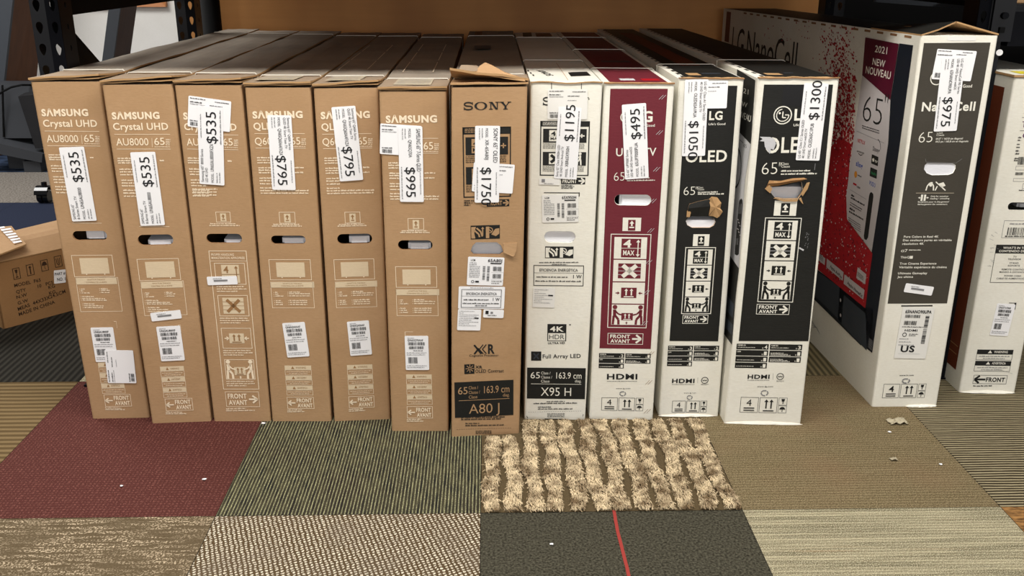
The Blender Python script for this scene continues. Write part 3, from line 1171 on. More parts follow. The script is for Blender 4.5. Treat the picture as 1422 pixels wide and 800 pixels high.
# grey machine on the floor behind the left end
M['machine'] = flat('dark_grey_plastic', (58, 60, 64), 0.5)
M['machine2'] = board('black_textured_foam', (34, 34, 36), (28, 28, 30), (44, 44, 46), 0.5)
mc = thing('machine_cabinet', 'dark grey plastic machine with black foam block standing on blue carpet at far left', 'machine', gp(20, 218))
Ym = 5.75
mb = MB()
a, b = wp(-30, 121, Ym), wp(43, 121, Ym)
c = wp(0, 192, Ym)
mb.hexa([(a.x, Ym, c.z), (b.x, Ym, c.z), (b.x, Ym + 0.3, c.z), (a.x, Ym + 0.3, c.z), (a.x, Ym + 0.04, a.z), (b.x, Ym + 0.04, a.z), (b.x, Ym + 0.3, a.z), (a.x, Ym + 0.3, a.z)], 'machine')
mb.build('cabinet_shell', mc)
mb = MB()
p, q = wp(4, 118, Ym), wp(6, 190, Ym)
mb.beam(p + Vector((0, -0.006, 0)), q + Vector((0, -0.006, 0)), (0.008, 0, 0), (0, 0.01, 0), 'rackmatte')
mb.build('cabinet_seam', mc)
mb = MB()
a, b = wp(25, 134, Ym - 0.1), wp(70, 134, Ym - 0.1)
c = wp(34, 206, Ym - 0.1)
mb.hexa([(a.x + 0.05, Ym - 0.1, c.z), (b.x, Ym - 0.1, c.z), (b.x, Ym - 0.005, c.z), (a.x + 0.05, Ym - 0.005, c.z), (a.x, Ym - 0.1, a.z), (b.x, Ym - 0.1, a.z + 0.02), (b.x, Ym - 0.005, a.z + 0.03), (a.x, Ym - 0.005, a.z + 0.01)], 'machine2')
mb.build('foam_block', mc)
mb = MB()
p = [wp(-30, 192, Ym - 0.12), wp(59, 214, Ym - 0.12), wp(58, 226, Ym - 0.12), wp(-30, 208, Ym - 0.12)]
mb.hexa([p[3], p[2], p[2] + Vector((0, 0.4, 0)), p[3] + Vector((0, 0.4, 0)), p[0], p[1], p[1] + Vector((0, 0.4, 0)), p[0] + Vector((0, 0.4, 0))], 'machine')
mb.build('base_plate', mc)
mb = MB()
mb.box((p[3].x + 0.1, Ym + 0.0, 0.0), (p[3].x + 0.2, Ym + 0.25, p[3].z + 0.01), 'machine')
mb.box((p[2].x - 0.12, Ym - 0.1, 0.0), (p[2].x - 0.02, Ym + 0.2, p[2].z + 0.005), 'machine')
mb.build('foot', mc)
mb = MB()
mb.tube([wp(-6, 134, Ym - 0.05), wp(4, 127, Ym - 0.05), wp(16, 121, Ym - 0.05), wp(30, 118, Ym - 0.02), wp(45, 118, Ym + 0.05)], 0.006, 'rackmatte', 8)
mb.build('cable', mc)

# caster of something standing on the speckled carpet
cs = thing('swivel_caster', 'glossy black twin wheel caster on the grey speckled carpet at left', 'caster', gp(64, 281))
p = gp(64, 281)
M['gloss'] = flat('glossy_black_plastic', (14, 14, 15), 0.15, 0.6)
mb = MB()
for dx in (-0.02, 0.012):
    mb.tube([(p.x + dx - 0.012, p.y, 0.032), (p.x + dx + 0.012, p.y, 0.032)], 0.032, 'gloss', 20)
mb.build('caster_wheel', cs)
mb = MB()
rows = []
for j in range(7):
    an = math.radians(10 + 150 * j / 6)
    rows.append([(p.x + x, p.y - math.cos(an) * 0.045, 0.045 + math.sin(an) * 0.045) for x in (-0.036, -0.02, 0.012, 0.03)])
mb.slab(rows, 0.004, 'gloss')
mb.tube([(p.x, p.y + 0.01, 0.08), (p.x, p.y + 0.01, 0.105)], 0.014, 'gloss', 12)
mb.build('caster_hood', cs)

# ------------------------------------------------------------------ opened shipping box at the left
ob = thing('opened_shipping_box', 'opened brown shipping box with printed side and torn tape on dark carpet at left', 'box', gp(40, 448))
A, B = gp(5, 457), gp(98, 432)
d = (B - A).normalized()
B = A + d * 0.44
nv = Vector((-d.y, d.x, 0))                        # away from the camera
Cn, Dn = B + nv * 0.33, A + nv * 0.33
H = 0.235
Zv = Vector((0, 0, 1))
mb = MB()
th = 0.005
for p, q in ((A, B), (B, Cn), (Cn, Dn), (Dn, A)):
    t = (q - p).normalized()
    n = Vector((t.y, -t.x, 0))
    mb.hexa([p, q, q - n * th, p - n * th, p + Zv * H, q + Zv * H, q - n * th + Zv * H, p - n * th + Zv * H], 'kraft2')
mb.face([A + Zv * 0.004, B + Zv * 0.004, Cn + Zv * 0.004, Dn + Zv * 0.004], 'kraft2')
M['boxink'] = flat('dark_brown_ink', (58, 40, 26))
F = Face(mb, A, d, Zv)
z3 = zq(0, 280, 4.733)
for (x, y, t) in ((78, 442, 'glass'), (168, 418, 'up'), (262, 388, 'umb'), (352, 362, 'hand')):
    s_ = F.sub(z3(x, y), z3(x + 60, y + 62))
    s_.frame(0.0022, 'boxink')
    if t == 'glass':
        s_.poly([(0.3, 0.85), (0.7, 0.85), (0.62, 0.55), (0.38, 0.55)], 'boxink')
        s_.stroke([(0.5, 0.55), (0.5, 0.22)], 0.08, 'boxink')
        s_.rect(0.32, 0.14, 0.68, 0.22, 'boxink')
    elif t == 'up':
        s_.arrow(0.5, 0.12, 0.5, 0.88, 0.3, 0.16, 'boxink')
    elif t == 'umb':
        s_.poly([(0.15, 0.5)] + [(0.5 - 0.35 * math.cos(a), 0.5 + 0.35 * math.sin(a)) for a in [math.pi * i / 8 for i in range(1, 8)]] + [(0.85, 0.5)], 'boxink')
        s_.stroke([(0.5, 0.5), (0.5, 0.2), (0.6, 0.16)], 0.06, 'boxink')
    else:
        s_.stroke([(0.25, 0.8), (0.3, 0.35), (0.5, 0.15), (0.7, 0.35), (0.75, 0.8)], 0.09, 'boxink')
        s_.stroke([(0.5, 0.8), (0.5, 0.3)], 0.09, 'boxink')
for st, p0, p1, cap in (('MODEL  F65', (95, 563), (268, 524), 22), ('QTY        10   PCS', (108, 605), (350, 540), 22), ('N.W              KG', (110, 640), (362, 562), 22), ('G.W              KG', (118, 678), (366, 600), 22), ('MEAS  44X33X24.5CM', (120, 718), (432, 598), 24), ('MADE IN CHINA', (126, 752), (362, 668), 24)):
    F.text(st, z3(*p0), z3(*p1), cap / 4.733, 'boxink', 2, 0.015)
mb.build('box_body', ob)
s_ = Sticker(F, [z3(372, 452), z3(440, 444), z3(440, 530), z3(355, 540)], 'h')
s_.c.text('PART #', 0.06, 0.95, 0.62, 0.2, 'ink', 2, 0.01)
s_.c.text('NO. 1', 0.25, 0.95, 0.18, 0.24, 'ink', 2, 0.01)
s_.mb.build('paper_label', ob)
# front flap folded in over the opening with a crease, left flap over it with torn tape
def strip(P, Q, n=6):
    return [P + (Q - P) * (i / n) for i in range(n + 1)]
h0, h1 = A + Zv * (H + 0.002) + d * 0.004, B + Zv * (H + 0.002)
rows = [strip(h0, h1), strip(h0 + nv * 0.05 + Zv * 0.04, h1 + nv * 0.05 + Zv * 0.045), strip(h0 + nv * 0.07 + Zv * 0.05, h1 + nv * 0.075 + Zv * 0.055), strip(h0 + nv * 0.12 + Zv * 0.05, h1 + nv * 0.15 + Zv * 0.06), strip(h0 + nv * 0.17 + Zv * 0.045, h1 + nv * 0.2 + Zv * 0.055)]
mb = MB()
mb.slab(rows, 0.005, 'kraft', 'edge')
mb.build('front_flap', ob)
q0 = A + Zv * (H + 0.06) + nv * 0.0
mb = MB()
rows = [strip(A - d * 0.16 - nv * 0.02 + Zv * (H - 0.03), A - d * 0.15 + nv * 0.2 + Zv * (H + 0.02)), strip(A - d * 0.02 - nv * 0.03 + Zv * (H + 0.03), A - d * 0.02 + nv * 0.2 + Zv * (H + 0.085)), strip(A + d * 0.12 - nv * 0.005 + Zv * (H + 0.045), A + d * 0.13 + nv * 0.12 + Zv * (H + 0.085))]
mb.slab(rows, 0.005, 'kraft', 'edge')
mb.build('side_flap', ob)
mb = MB()
rr = random.Random(5)
for i in range(7):
    t = (i + 0.5) / 7
    c = A + d * 0.085 + nv * (0.0 + 0.115 * t) + Zv * (H + 0.05 + 0.0395 * t)
    e = c + d * rr.uniform(0.018, 0.034) - Zv * 0.0
    mb.slab([[c, c + nv * 0.011 + Zv * 0.004], [e, e + nv * 0.009 + Zv * 0.003]], 0.0006, 'paper')
mb.build('torn_tape', ob)
# ------------------------------------------------------------------ the row of television cartons
CC = [((128, 581.5), (207.5, 580), (138, 113), (42, 114)), ((210.8, 588), (293, 585), (239, 117.5), (141, 117.5)), ((297, 585), (376, 585), (335, 119), (242, 118)),
      ((378, 585), (460, 585), (431, 121.7), (339.5, 121.7)), ((464, 585), (542, 582), (525, 123), (435, 121.7)), ((544, 598.5), (622.7, 598.5), (620, 126), (526, 128)),
      ((627, 606.6), (721, 601.7), (732.5, 121), (626.7, 121)), ((728, 582), (812.8, 583), (837, 116.5), (737, 114)), ((818.4, 581.5), (906.5, 583), (937, 116.5), (839, 116)),
      ((915, 578), (997.5, 578), (1033.6, 109), (943, 110)), ((1006, 588), (1112, 590), (1166, 108.5), (1053, 110)), ((1211, 565), (1301, 564), (1386.8, 49), (1279.3, 50)),
      ((1332, 545), (1409.5, 546), (1494, 108.5), (1409, 108.5))]


class Mapped(Face):
    """reads pixels measured on one carton's front and carries them to the same place on another's"""

    def __init__(s, F, ref, tgt):
        s.__dict__.update(F.__dict__)
        def geom(c):
            b0, b1 = gp(*c[0]), gp(*c[1])
            f = Face(None, b0, b1 - b0, (0, 0, 1))
            t0, t1 = f.P(c[3]), f.P(c[2])
            return f, (b1 - b0).length, (t0.y + t1.y) / 2, t0.x, t1.x - t0.x
        s.r, wr, hr, lr, tr = geom(ref)
        _, wt, ht, lt, tt = geom(tgt)
        s.k = (wr, hr, lr, tr, wt, ht, lt, tt)

    def P(s, p):
        q = s.r.P(p)
        wr, hr, lr, tr, wt, ht, lt, tt = s.k
        f = q.y / hr
        a = (q.x - lr * f) / (wr + (tr - wr) * f)
        return Vector((lt * f + a * (wt + (tt - wt) * f), f * ht))


zA = zq(40, 90, 3.077)
zB = zq(90, 340, 3.077)
zC = zq(240, 90, 3.077)
zD = zq(280, 340, 3.077)
zE = zq(430, 90, 3.077)
zG = zq(450, 340, 3.077)


def front_avant(F, a, b, ink, right=False, t=0.0012, fill=None, fs=(0.3, 0.3), bold=0.03, left_txt=None):
    s = F.sub(a, b)
    if fill:
        s.rect(0, 0, 1, 1, fill, 2)
    s.frame(t, ink, 3)
    if right:
        s.text('FRONT', 0.07, 0.63, 0.56, 0.3, ink, 3, bold)
        s.text('AVANT', 0.08, 0.63, 0.14, 0.3, ink, 3, bold)
        s.arrow2(0.69, 0.5, 0.92, 0.5, 0.12, 0.055, ink, 3)
    else:
        s.text('FRONT', 0.36, 0.93, 0.55, 0.32, ink, 3, bold)
        s.text('AVANT', 0.38, 0.94, 0.12, 0.32, ink, 3, bold)
        s.arrow2(0.31, 0.5, 0.06, 0.5, 0.1, 0.05, ink, 3)


def samsung_head(F, line2, model, z, sam, l2, r1, mod, bar, six, r2, groups, mid=True):
    I = 'cream'
    def t(st, q, cap, bold=0.0):
        F.text(st, z(q[0], q[2]), z(q[1], q[3]), cap / 3.077, I, 2, bold)
    t('S\u039bMSUNG', sam, 28, 0.045)
    t(line2, l2, 29, 0.02)
    F.line(z(r1[0], r1[2]), z(r1[1], r1[2]), 0.0011, I)
    t(model, mod, 31, 0.004)
    if bar:
        F.line(z(bar[0], bar[1]), z(bar[0] + 2, bar[2]), 0.0009, I)
    t('65', six, 31, 0.004)
    x = six[1] + 4
    for k in range(4):
        F.micro(z(x, six[2] - 22 + k * 7.5), z(x + 19, six[2] - 22 + k * 7.5), 1.5, I)
    F.micro(z(six[0], six[2] + 9), z(x + 18, six[2] + 9), 1.2, I)
    F.line(z(r2[0], r2[2]), z(r2[1], r2[2]), 0.0011, I)
    for x0, x1, y in groups:
        F.micro(z(x0, y), z(x1, y), 2.1, I)


def samsung_box_list(F, z, fr, fl, band, fr2, rows, feet=False):
    I = 'cream'
    F.frame(z(*fr[0]), z(*fr[1]), 0.0013, I)
    F.rect(z(*fl[0]), z(*fl[1]), 'creamfill')
    for f in (0.18, 0.82):
        s = F.sub(z(*fl[0]), z(*fl[1]))
        s.rect(f - 0.02, -0.06, f + 0.02, 0.0, I)
    F.frame(z(*fr2[0]), z(*fr2[1]), 0.0011, I)
    F.rect(z(*band[0]), z(*band[1]), 'creamfill')
    s = F.sub(z(*band[0]), z(*band[1]))
    s.text("WHAT'S IN THE BOX", 0.28, 0.72, 0.58, 0.2, 'kraft2')
    s.text('CONTENU DE LA BO\u00ceTE', 0.25, 0.75, 0.2, 0.2, 'kraft2')
    for x0, x1, y in rows:
        F.rect(z(x0 - 7, y - 3), z(x0 - 4.5, y), I)
        F.micro(z(x0, y), z(x1, y), 1.7, I)


def samsung_warn(F, z, a, b, words=('WARNING', 'AVERTISSEMENT', 'ADVERTENCIA')):
    s = F.sub(z(*a), z(*b))
    for i in range(3):
        y1 = 1 - i / 3
        s.rect(0, y1 - 0.145, 1, y1 - 0.005, 'creamfill')
        c = s.cell(0, y1 - 0.145, 1, y1 - 0.005)
        c.poly([(0.24, 0.2), (0.36, 0.2), (0.3, 0.85)], 'kraft2', 2)
        c.text(words[i], 0.42, 0.8, 0.28, 0.42, 'kraft2', 2)
        c = s.cell(0, y1 - 0.325, 1, y1 - 0.15)
        c.frame(0.0009, 'cream')
        c.micro(0.06, 0.94, 0.58, 0.13, 'cream')
        c.micro(0.15, 0.85, 0.25, 0.13, 'cream')


def setup_icon(F, z, a, b, lines):
    s = F.sub(z(*a), z(*b))
    s.frame(0.0012, 'cream')
    c = s.cell(0.3, 0.1, 0.7, 0.85)
    c.rect(0, 0, 1, 1, 'creamfill')
    c.arrow(0.5, 0.35, 0.5, 0.9, 0.4, 0.2, 'kraft2')
    c.rect(0.25, 0.15, 0.75, 0.28, 'kraft2', 2)
    for x0, x1, y in lines:
        F.micro(z(x0, y), z(x1, y), 1.7, 'cream')


AU_G = [(380, 470, 402), (380, 470, 412), (380, 500, 413), (560, 578, 412), (382, 470, 422), (388, 470, 449), (390, 470, 460), (392, 470, 472), (396, 470, 496), (397, 475, 508), (399, 470, 520), (404, 480, 539), (405, 480, 551), (407, 480, 564)]
AU_R = [(345, 362, 208), (345, 358, 216), (347, 384, 224), (432, 462, 205), (433, 472, 212), (434, 470, 221), (350, 400, 240), (350, 450, 248), (352, 460, 255), (356, 405, 271), (357, 442, 279), (358, 440, 287)]


def au_front(F, mid=True):
    samsung_head(F, 'Crystal UHD', 'AU8000', zA, (357, 560, 232, 230), (362, 597, 278, 277), (366, 604, 297), (375, 513, 345, 344), (526, 313, 352), (538, 582, 343, 342), (376, 606, 360), AU_G)


def au_lower(F):
    F.line(zA(472, 691), zA(601, 691), 0.001, 'cream')
    samsung_box_list(F, zB, ((307, 61), (497, 150)), ((342, 73), (474, 138)), ((322, 157), (505, 182)), ((322, 157), (524, 299)), AU_R)
    s = F.sub(zB(484, 342), zB(498, 372))
    s.rect(0, 0.93, 1, 1, 'cream')
    s.rect(0.9, 0, 1, 1, 'cream')
    samsung_warn(F, zB, (406, 520), (524, 652))
    front_avant(F, zB(427, 658), zB(550, 706), 'cream')
    F.micro(zB(432, 717), zB(505, 717), 1.6, 'cream')
    F.micro(zB(432, 724), zB(520, 723), 1.6, 'cream')


Q_G = [(360, 425, 400), (361, 425, 410), (362, 425, 421), (366, 425, 443), (367, 425, 453), (368, 425, 464), (515, 560, 442), (515, 558, 463), (371, 425, 487), (371, 430, 498), (373, 430, 511), (374, 430, 529), (374, 582, 540), (376, 580, 551)]
Q_R = [(315, 326, 205), (315, 328, 213), (316, 350, 221), (374, 420, 204), (374, 466, 211), (375, 464, 220), (317, 342, 240), (318, 346, 248), (318, 350, 257), (377, 452, 240), (378, 452, 248), (379, 452, 257)]


def q_front(F, model):
    samsung_head(F, 'QLED', model, zC, (342, 556, 228, 226), (346, 452, 277, 276), (349, 564, 294), (352, 452, 342, 341), (470, 312, 350), (506, 546, 341, 340), (354, 568, 356), Q_G)
    setup_icon(F, zC, (453, 629), (525, 678), ((430, 540, 684), (424, 552, 691)))
    samsung_box_list(F, zD, ((286, 62), (471, 151)), ((317, 75), (443, 138)), ((293, 157), (482, 183)), ((293, 157), (483, 270)), Q_R)
    samsung_warn(F, zD, (354, 515), (477, 644))
    front_avant(F, zD(364, 650), zD(482, 700), 'cream')
    F.micro(zD(367, 708), zD(430, 707), 1.6, 'cream')
    F.micro(zD(367, 715), zD(440, 714), 1.6, 'cream')


def tan_carton(idx, label, angl, angr, holepx, foampx, lifts, second=True, **kw):
    c = Carton(label, *CC[idx], 'kraft', 'krafttop', angl, angr, hole=stadium(*holepx), **kw)
    c.foam(*foampx)
    y1 = 0.175
    # front flap, held at the strap; rear flap; a second layer below the front one
    mb, _ = c.flap(-0.004, y1, 0.0045, lifts[0], lifts[1], 'krafttop', ny=8, over=0.002)
    fl = mb.build('front_flap', c.root, False)
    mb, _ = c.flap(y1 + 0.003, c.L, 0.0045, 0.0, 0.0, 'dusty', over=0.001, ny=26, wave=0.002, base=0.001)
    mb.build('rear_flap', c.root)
    if second:
        mb, _ = c.flap(-0.001, 0.12, 0.003, lifts[0] * 0.35, lifts[1] * 0.45, 'kraft', over=0.001, ny=5, base=0.0)
        mb.build('inner_flap', c.root)
    c.strap((y1, 1.5), dz=0.0105, wd=0.006)
    return c


# the top flap carries a pale paper label on some cartons
def top_label(c, y0, y1, a0, a1, dz, lift):
    mb = MB()
    f = lambda a, y: c.tpt(a, y, dz + lift * max(0.0, (1 - y / 0.175)) ** 1.2)
    n = 6
    mb.slab([[f(a0 + (a1 - a0) * i / n, y0 + (y1 - y0) * j / 4) for i in range(n + 1)] for j in range(5)], 0.0006, 'tape')
    F = Face(mb, f(a0, y0) + Vector((0, 0, 0.0006)), f(a1, y0) - f(a0, y0), f(a0, y1) - f(a0, y0))
    L_, W_ = (f(a0, y1) - f(a0, y0)).length, (f(a1, y0) - f(a0, y0)).length
    s = Sub(F, Vector((0, 0)), Vector((W_, L_)))
    for k in range(5):
        s.micro(0.06, 0.94, 0.12 + 0.17 * k, 0.05, 'greyink')
    mb.build('top_label', c.root)


def top_lines(c, a0, a1, y0, y1):
    """outlined boxes of print along the rear flap"""
    mb = MB()
    for k in range(3):
        ya, yb = y0 + (y1 - y0) * k / 3, y0 + (y1 - y0) * (k + 0.85) / 3
        for (p, q) in (((a0, ya), (a1, ya)), ((a1, ya), (a1, yb)), ((a1, yb), (a0, yb)), ((a0, yb), (a0, ya))):
            A_, B_ = c.tpt(p[0], p[1], 0.0125), c.tpt(q[0], q[1], 0.0125)
            dd = (B_ - A_).normalized()
            n_ = Vector((-dd.y, dd.x, 0)) * 0.0009
            mb.face([A_ - n_, B_ - n_, B_ + n_, A_ + n_], 'cream')
    mb.build('printed_outline', c.root)


# 1
c1 = tan_carton(0, 'tan television carton, leftmost of the row, two overlapping white stickers near its foot', 1.8, 0.4, ((100, 321), (149.5, 333.5)), ((116, 318), (147, 332.5)), (0.004, 0.012))
F = Mapped(c1.F, CC[1], CC[0])
au_front(F)
au_lower(F)
c1.done()
price_tag(c1.F, c1.root, [(82.2, 204.4), (117, 203.4), (134.9, 306.1), (100.8, 307.1)], 'up', '$535', 'SAMSUNG 65"', '8-Series Smart TV', 'UN65AU8000')
serial_label(c1.F, c1.root, [(125, 455.4), (156.6, 453.7), (164, 501.8), (133.5, 502.5)], 'UN65AU8000F')
shipping(c1.F, c1.root, [(145.2, 486.9), (184.9, 484.6), (190, 531.7), (150.4, 531)], 1, 'up')
# 2
c2 = tan_carton(1, 'tan television carton with $535 tag, second from left, blank white sticker over its contents list', 0.0, -0.15, ((190.5, 326.3), (241.5, 340)), ((203, 332), (240, 340.5)), (0.005, 0.016))
au_front(c2.F)
au_lower(c2.F)
c2.done()
price_tag(c2.F, c2.root, [(181.4, 211.5), (215.8, 210.9), (229.5, 312.3), (195.3, 313.9)], 'up', '$535', 'SAMSUNG 65"', '8-Series Smart TV', 'UN65AU8000')
serial_label(c2.F, c2.root, [(215, 453.7), (249.3, 452), (256, 499.9), (224.2, 501.5)], 'UN65AU8000F')
small_label(c2.F, c2.root, [(209.3, 434.2), (251.5, 430.3), (252.5, 441.7), (211.2, 446.3)])
# 3
c3 = tan_carton(2, 'tan television carton with handling pictograms and $535 tag over a shipping sticker, third from left', 0.0, 0.0, ((286, 324.6), (336.5, 337.8)), ((309, 331), (336, 338.5)), (0.006, 0.012))
au_front(Mapped(c3.F, CC[1], CC[2]))
F = c3.F
for x0, x1, y in ((85, 190, 534), (87, 188, 546), (90, 188, 559)):
    F.micro(zC(x0, y), zC(x1, y), 2.2, 'cream')
setup_icon(F, zC, (182, 628), (249, 673), ((160, 268, 681), (157, 286, 689)))
F.frame(zD(28, 25), zD(246, 620), 0.0013, 'cream') if False else None
I = 'cream'
po = [zD(28, 28), zD(190, 22), zD(247, 614), zD(95, 621)]
uv = [F.P(q) for q in po]
x0, x1 = (uv[0].x + uv[3].x) / 2, (uv[1].x + uv[2].x) / 2
hs = Sub(F, Vector((x0, (uv[2].y + uv[3].y) / 2)), Vector((x1, (uv[0].y + uv[1].y) / 2)))
hs.frame(0.0016, I)
hs.rect(0, 0.928, 1, 0.9305, I)
hs.text('PROPER HANDLING', 0.06, 0.66, 0.965, 0.016, I, 2, 0.01)
hs.text('MANUTENTION APPROPRI\u00c9E', 0.06, 0.94, 0.942, 0.016, I, 2, 0.01)
for i, top in enumerate((0.915, 0.69, 0.455, 0.225)):
    fr = hs.cell(0.11, top - 0.15, 0.92, top)
    fr.frame(0.0015, I)
    if i == 0:
        k = fr.cell(0.22, 0.08, 0.8, 0.92)
        k.rect(0, 0, 1, 1, 'creamfill')
        k.text('4', 0.12, 0.4, 0.56, 0.36, 'kraft2', 3, 0.02)
        k.rect(0, 0.46, 1, 0.49, 'kraft2', 3)
        k.text('MAX', 0.1, 0.62, 0.14, 0.24, 'kraft2', 3, 0.02)
        k.arrow(0.84, 0.06, 0.84, 0.94, 0.14, 0.05, 'kraft2', 3)
    elif i == 1:
        k = fr.cell(0.15, 0.12, 0.85, 0.88)
        k.rect(0, 0, 1, 1, 'creamfill')
        for q in (0.25, 0.5, 0.75):
            k.rect(0, q - 0.012, 1, q + 0.012, 'kraft2', 2)
        k.stroke([(0.2, 0.12), (0.8, 0.88)], 0.15, 'kraft2', 3)
        k.stroke([(0.2, 0.88), (0.8, 0.12)], 0.15, 'kraft2', 3)
    elif i == 2:
        k = fr.cell(0.25, 0.26, 0.75, 0.74)
        k.rect(0, 0, 1, 1, 'creamfill')
        k.two_up('kraft2', 3)
        fr.arrow2(0.09, 0.5, 0.22, 0.5, 0.06, 0.035, I, 2)
        fr.arrow2(0.91, 0.5, 0.78, 0.5, 0.06, 0.035, I, 2)
    else:
        fr.person(0.12, False, I)
        fr.person(0.88, True, I)
        k = fr.cell(0.31, 0.22, 0.69, 0.62)
        k.rect(0, 0, 1, 1, 'creamfill')
        k.two_up('kraft2', 3)
        fr.arrow(0.5, 0.03, 0.5, 0.18, 0.06, 0.03, I, 2)
    for q in range(3):
        hs.micro(0.11, 0.11 + (0.75, 0.8, 0.55)[q], top - 0.168 - q * 0.0165, 0.0085, I)
front_avant(F, zD(100, 627), zD(250, 692), 'cream', True)
F.micro(zD(105, 703), zD(190, 701), 1.8, 'cream')
F.micro(zD(105, 711), zD(228, 709), 1.8, 'cream')
c3.done()
shipping(c3.F, c3.root, [(261.5, 133.2), (321.3, 140), (319, 183.3), (260.8, 175.2)], 0)
price_tag(c3.F, c3.root, [(274.8, 150.1), (309.5, 148.8), (312.1, 257.4), (277.7, 258)], 'up', '$535', 'Samsung 65" 8000 Series', 'LED 4K UHD', 'UN65AU8000FXZA')
small_label(c3.F, c3.root, [(289.7, 383.9), (331, 383.5), (331, 394.6), (288.8, 395.9)])
# 4, 5, 6
c4 = tan_carton(3, 'tan television carton with $795 tag starting level with its brand name, fourth from left', 0.0, 0.0, ((375.9, 327.2), (424.8, 339.2)), ((390, 329), (424, 339)), (0.006, 0.01))
q_front(c4.F, 'Q60A')
c4.done()
price_tag(c4.F, c4.root, [(371.3, 159.5), (404.1, 158.6), (411.3, 262.2), (378.4, 263.2)], 'down', '$795', 'Samsung 65" Q60A Series', 'QLED 4K Smart Tizen TV', 'QN65Q60AAFXZA')
serial_label(c4.F, c4.root, [(392.4, 448.2), (423.6, 447.2), (430.1, 494.4), (399.3, 496.3)], 'QN65Q60AAF')
top_label(c4, 0.03, 0.165, 0.12, 0.72, 0.0098, 0.008)
c5 = tan_carton(4, 'tan television carton with $795 tag reaching above its brand name, fifth from left', -0.1, -0.1, ((468, 325.3), (517, 338.2)), ((484, 327), (513, 338)), (0.004, 0.014))
q_front(Mapped(c5.F, CC[3], CC[4]), 'Q60A')
c5.done()
price_tag(c5.F, c5.root, [(460.2, 148.8), (493.4, 147.5), (504.7, 249.9), (472.2, 252.2)], 'down', '$795', 'Samsung 65" Q60A Series', 'QLED 4K Smart Tizen TV', 'QN65Q60AAFXZA')
serial_label(c5.F, c5.root, [(481.5, 446.3), (511.7, 445), (517, 491.8), (486.7, 494)], 'QN65Q60AAF')
top_label(c5, 0.03, 0.165, 0.16, 0.7, 0.0098, 0.008)
top_lines(c5, 0.12, 0.62, 0.3, 1.1)
c6 = tan_carton(5, 'tan television carton with $995 tag over a shipping sticker, sixth from left', 0.1, 0.1, ((552.5, 333.7), (600.8, 347)), ((566, 336), (598, 347)), (0.005, 0.006))
q_front(Mapped(c6.F, CC[3], CC[5]), 'Q70A')
s = c6.F.sub(zG(345, 371), zG(381, 390))
s.rect(0, 0.92, 1, 1, 'cream')
s.rect(0, 0, 0.06, 1, 'cream')
c6.done()
shipping(c6.F, c6.root, [(528.8, 171.2), (586, 175), (584.5, 217), (527.5, 213.5)], 0)
price_tag(c6.F, c6.root, [(552.8, 175.1), (586.3, 175.8), (588.9, 280.4), (555.8, 280.1)], 'down', '$995', 'SAMSUNG 65" 7-Series QLED', '', 'QN65Q70A')
serial_label(c6.F, c6.root, [(562.4, 466.7), (595, 465.8), (596.2, 513.5), (563.7, 513.5)], 'QN65Q70AAF')
top_label(c6, 0.03, 0.165, 0.2, 0.76, 0.0098, 0.004)
top_lines(c6, 0.2, 0.7, 0.3, 1.2)


# ------------------------------------------------------------------ serif lettering of the maker's name on cartons 7 and 8
def serif_sony(F, p0, p1, cap, mat, upto=4):
    a, b = F.P(p0), F.P(p1)
    hv = abs((F.P((p0[0], p0[1] - cap)) - a).y)
    s = Sub(F, a, Vector((b.x, a.y + hv)))
    s.v0, s.v1 = a.y, a.y + hv
    st = 0.115
    # S
    pts = []
    for i in range(25):
        t = i / 24
        an = math.radians(25 + 245 * min(1, t * 2)) if t <= 0.5 else math.radians(90 - 245 * (t - 0.5) * 2)
        cy = 0.73 if t <= 0.5 else 0.27
        pts.append(s.p(0.105 + 0.085 * math.cos(an), cy + 0.235 * math.sin(an)))
    wl = s.u1 - s.u0
    F.stroke(pts, 0.028 * wl, mat, 2)
    s.rect(0.182, 0.66, 0.2, 1.0, mat, 2)
    s.rect(0.01, 0.0, 0.028, 0.34, mat, 2)
    if upto == 1:
        return
    # O: thick flanks, thin top and bottom
    n = 28
    for i in range(n):
        q = []
        for k, (rx, ry) in ((i, (0.135, 0.52)), (i + 1, (0.135, 0.52)), (i + 1, (0.085, 0.44)), (i, (0.085, 0.44))):
            an = 2 * math.pi * k / n
            q.append((0.365 + rx * math.cos(an), 0.5 + ry * math.sin(an)))
        s.poly(q, mat, 2)
    # N
    s.rect(0.565, 0, 0.585, 1, mat, 2)
    s.rect(0.7, 0, 0.72, 1, mat, 2)
    s.poly([(0.56, 1), (0.61, 1), (0.72, 0), (0.675, 0)], mat, 2)
    for x0, x1, y0, y1 in ((0.535, 0.615, 0, 0.1), (0.535, 0.6, 0.9, 1), (0.67, 0.75, 0.9, 1)):
        s.rect(x0, y0, x1, y1, mat, 2)
    # Y
    s.rect(0.86, 0, 0.905, 0.45, mat, 2)
    s.poly([(0.775, 1), (0.825, 1), (0.905, 0.42), (0.86, 0.42)], mat, 2)
    s.poly([(0.955, 1), (0.98, 1), (0.9, 0.42), (0.875, 0.42)], mat, 2)
    for x0, x1, y0, y1 in ((0.755, 0.85, 0.9, 1), (0.925, 1.0, 0.9, 1), (0.835, 0.93, 0, 0.1)):
        s.rect(x0, y0, x1, y1, mat, 2)


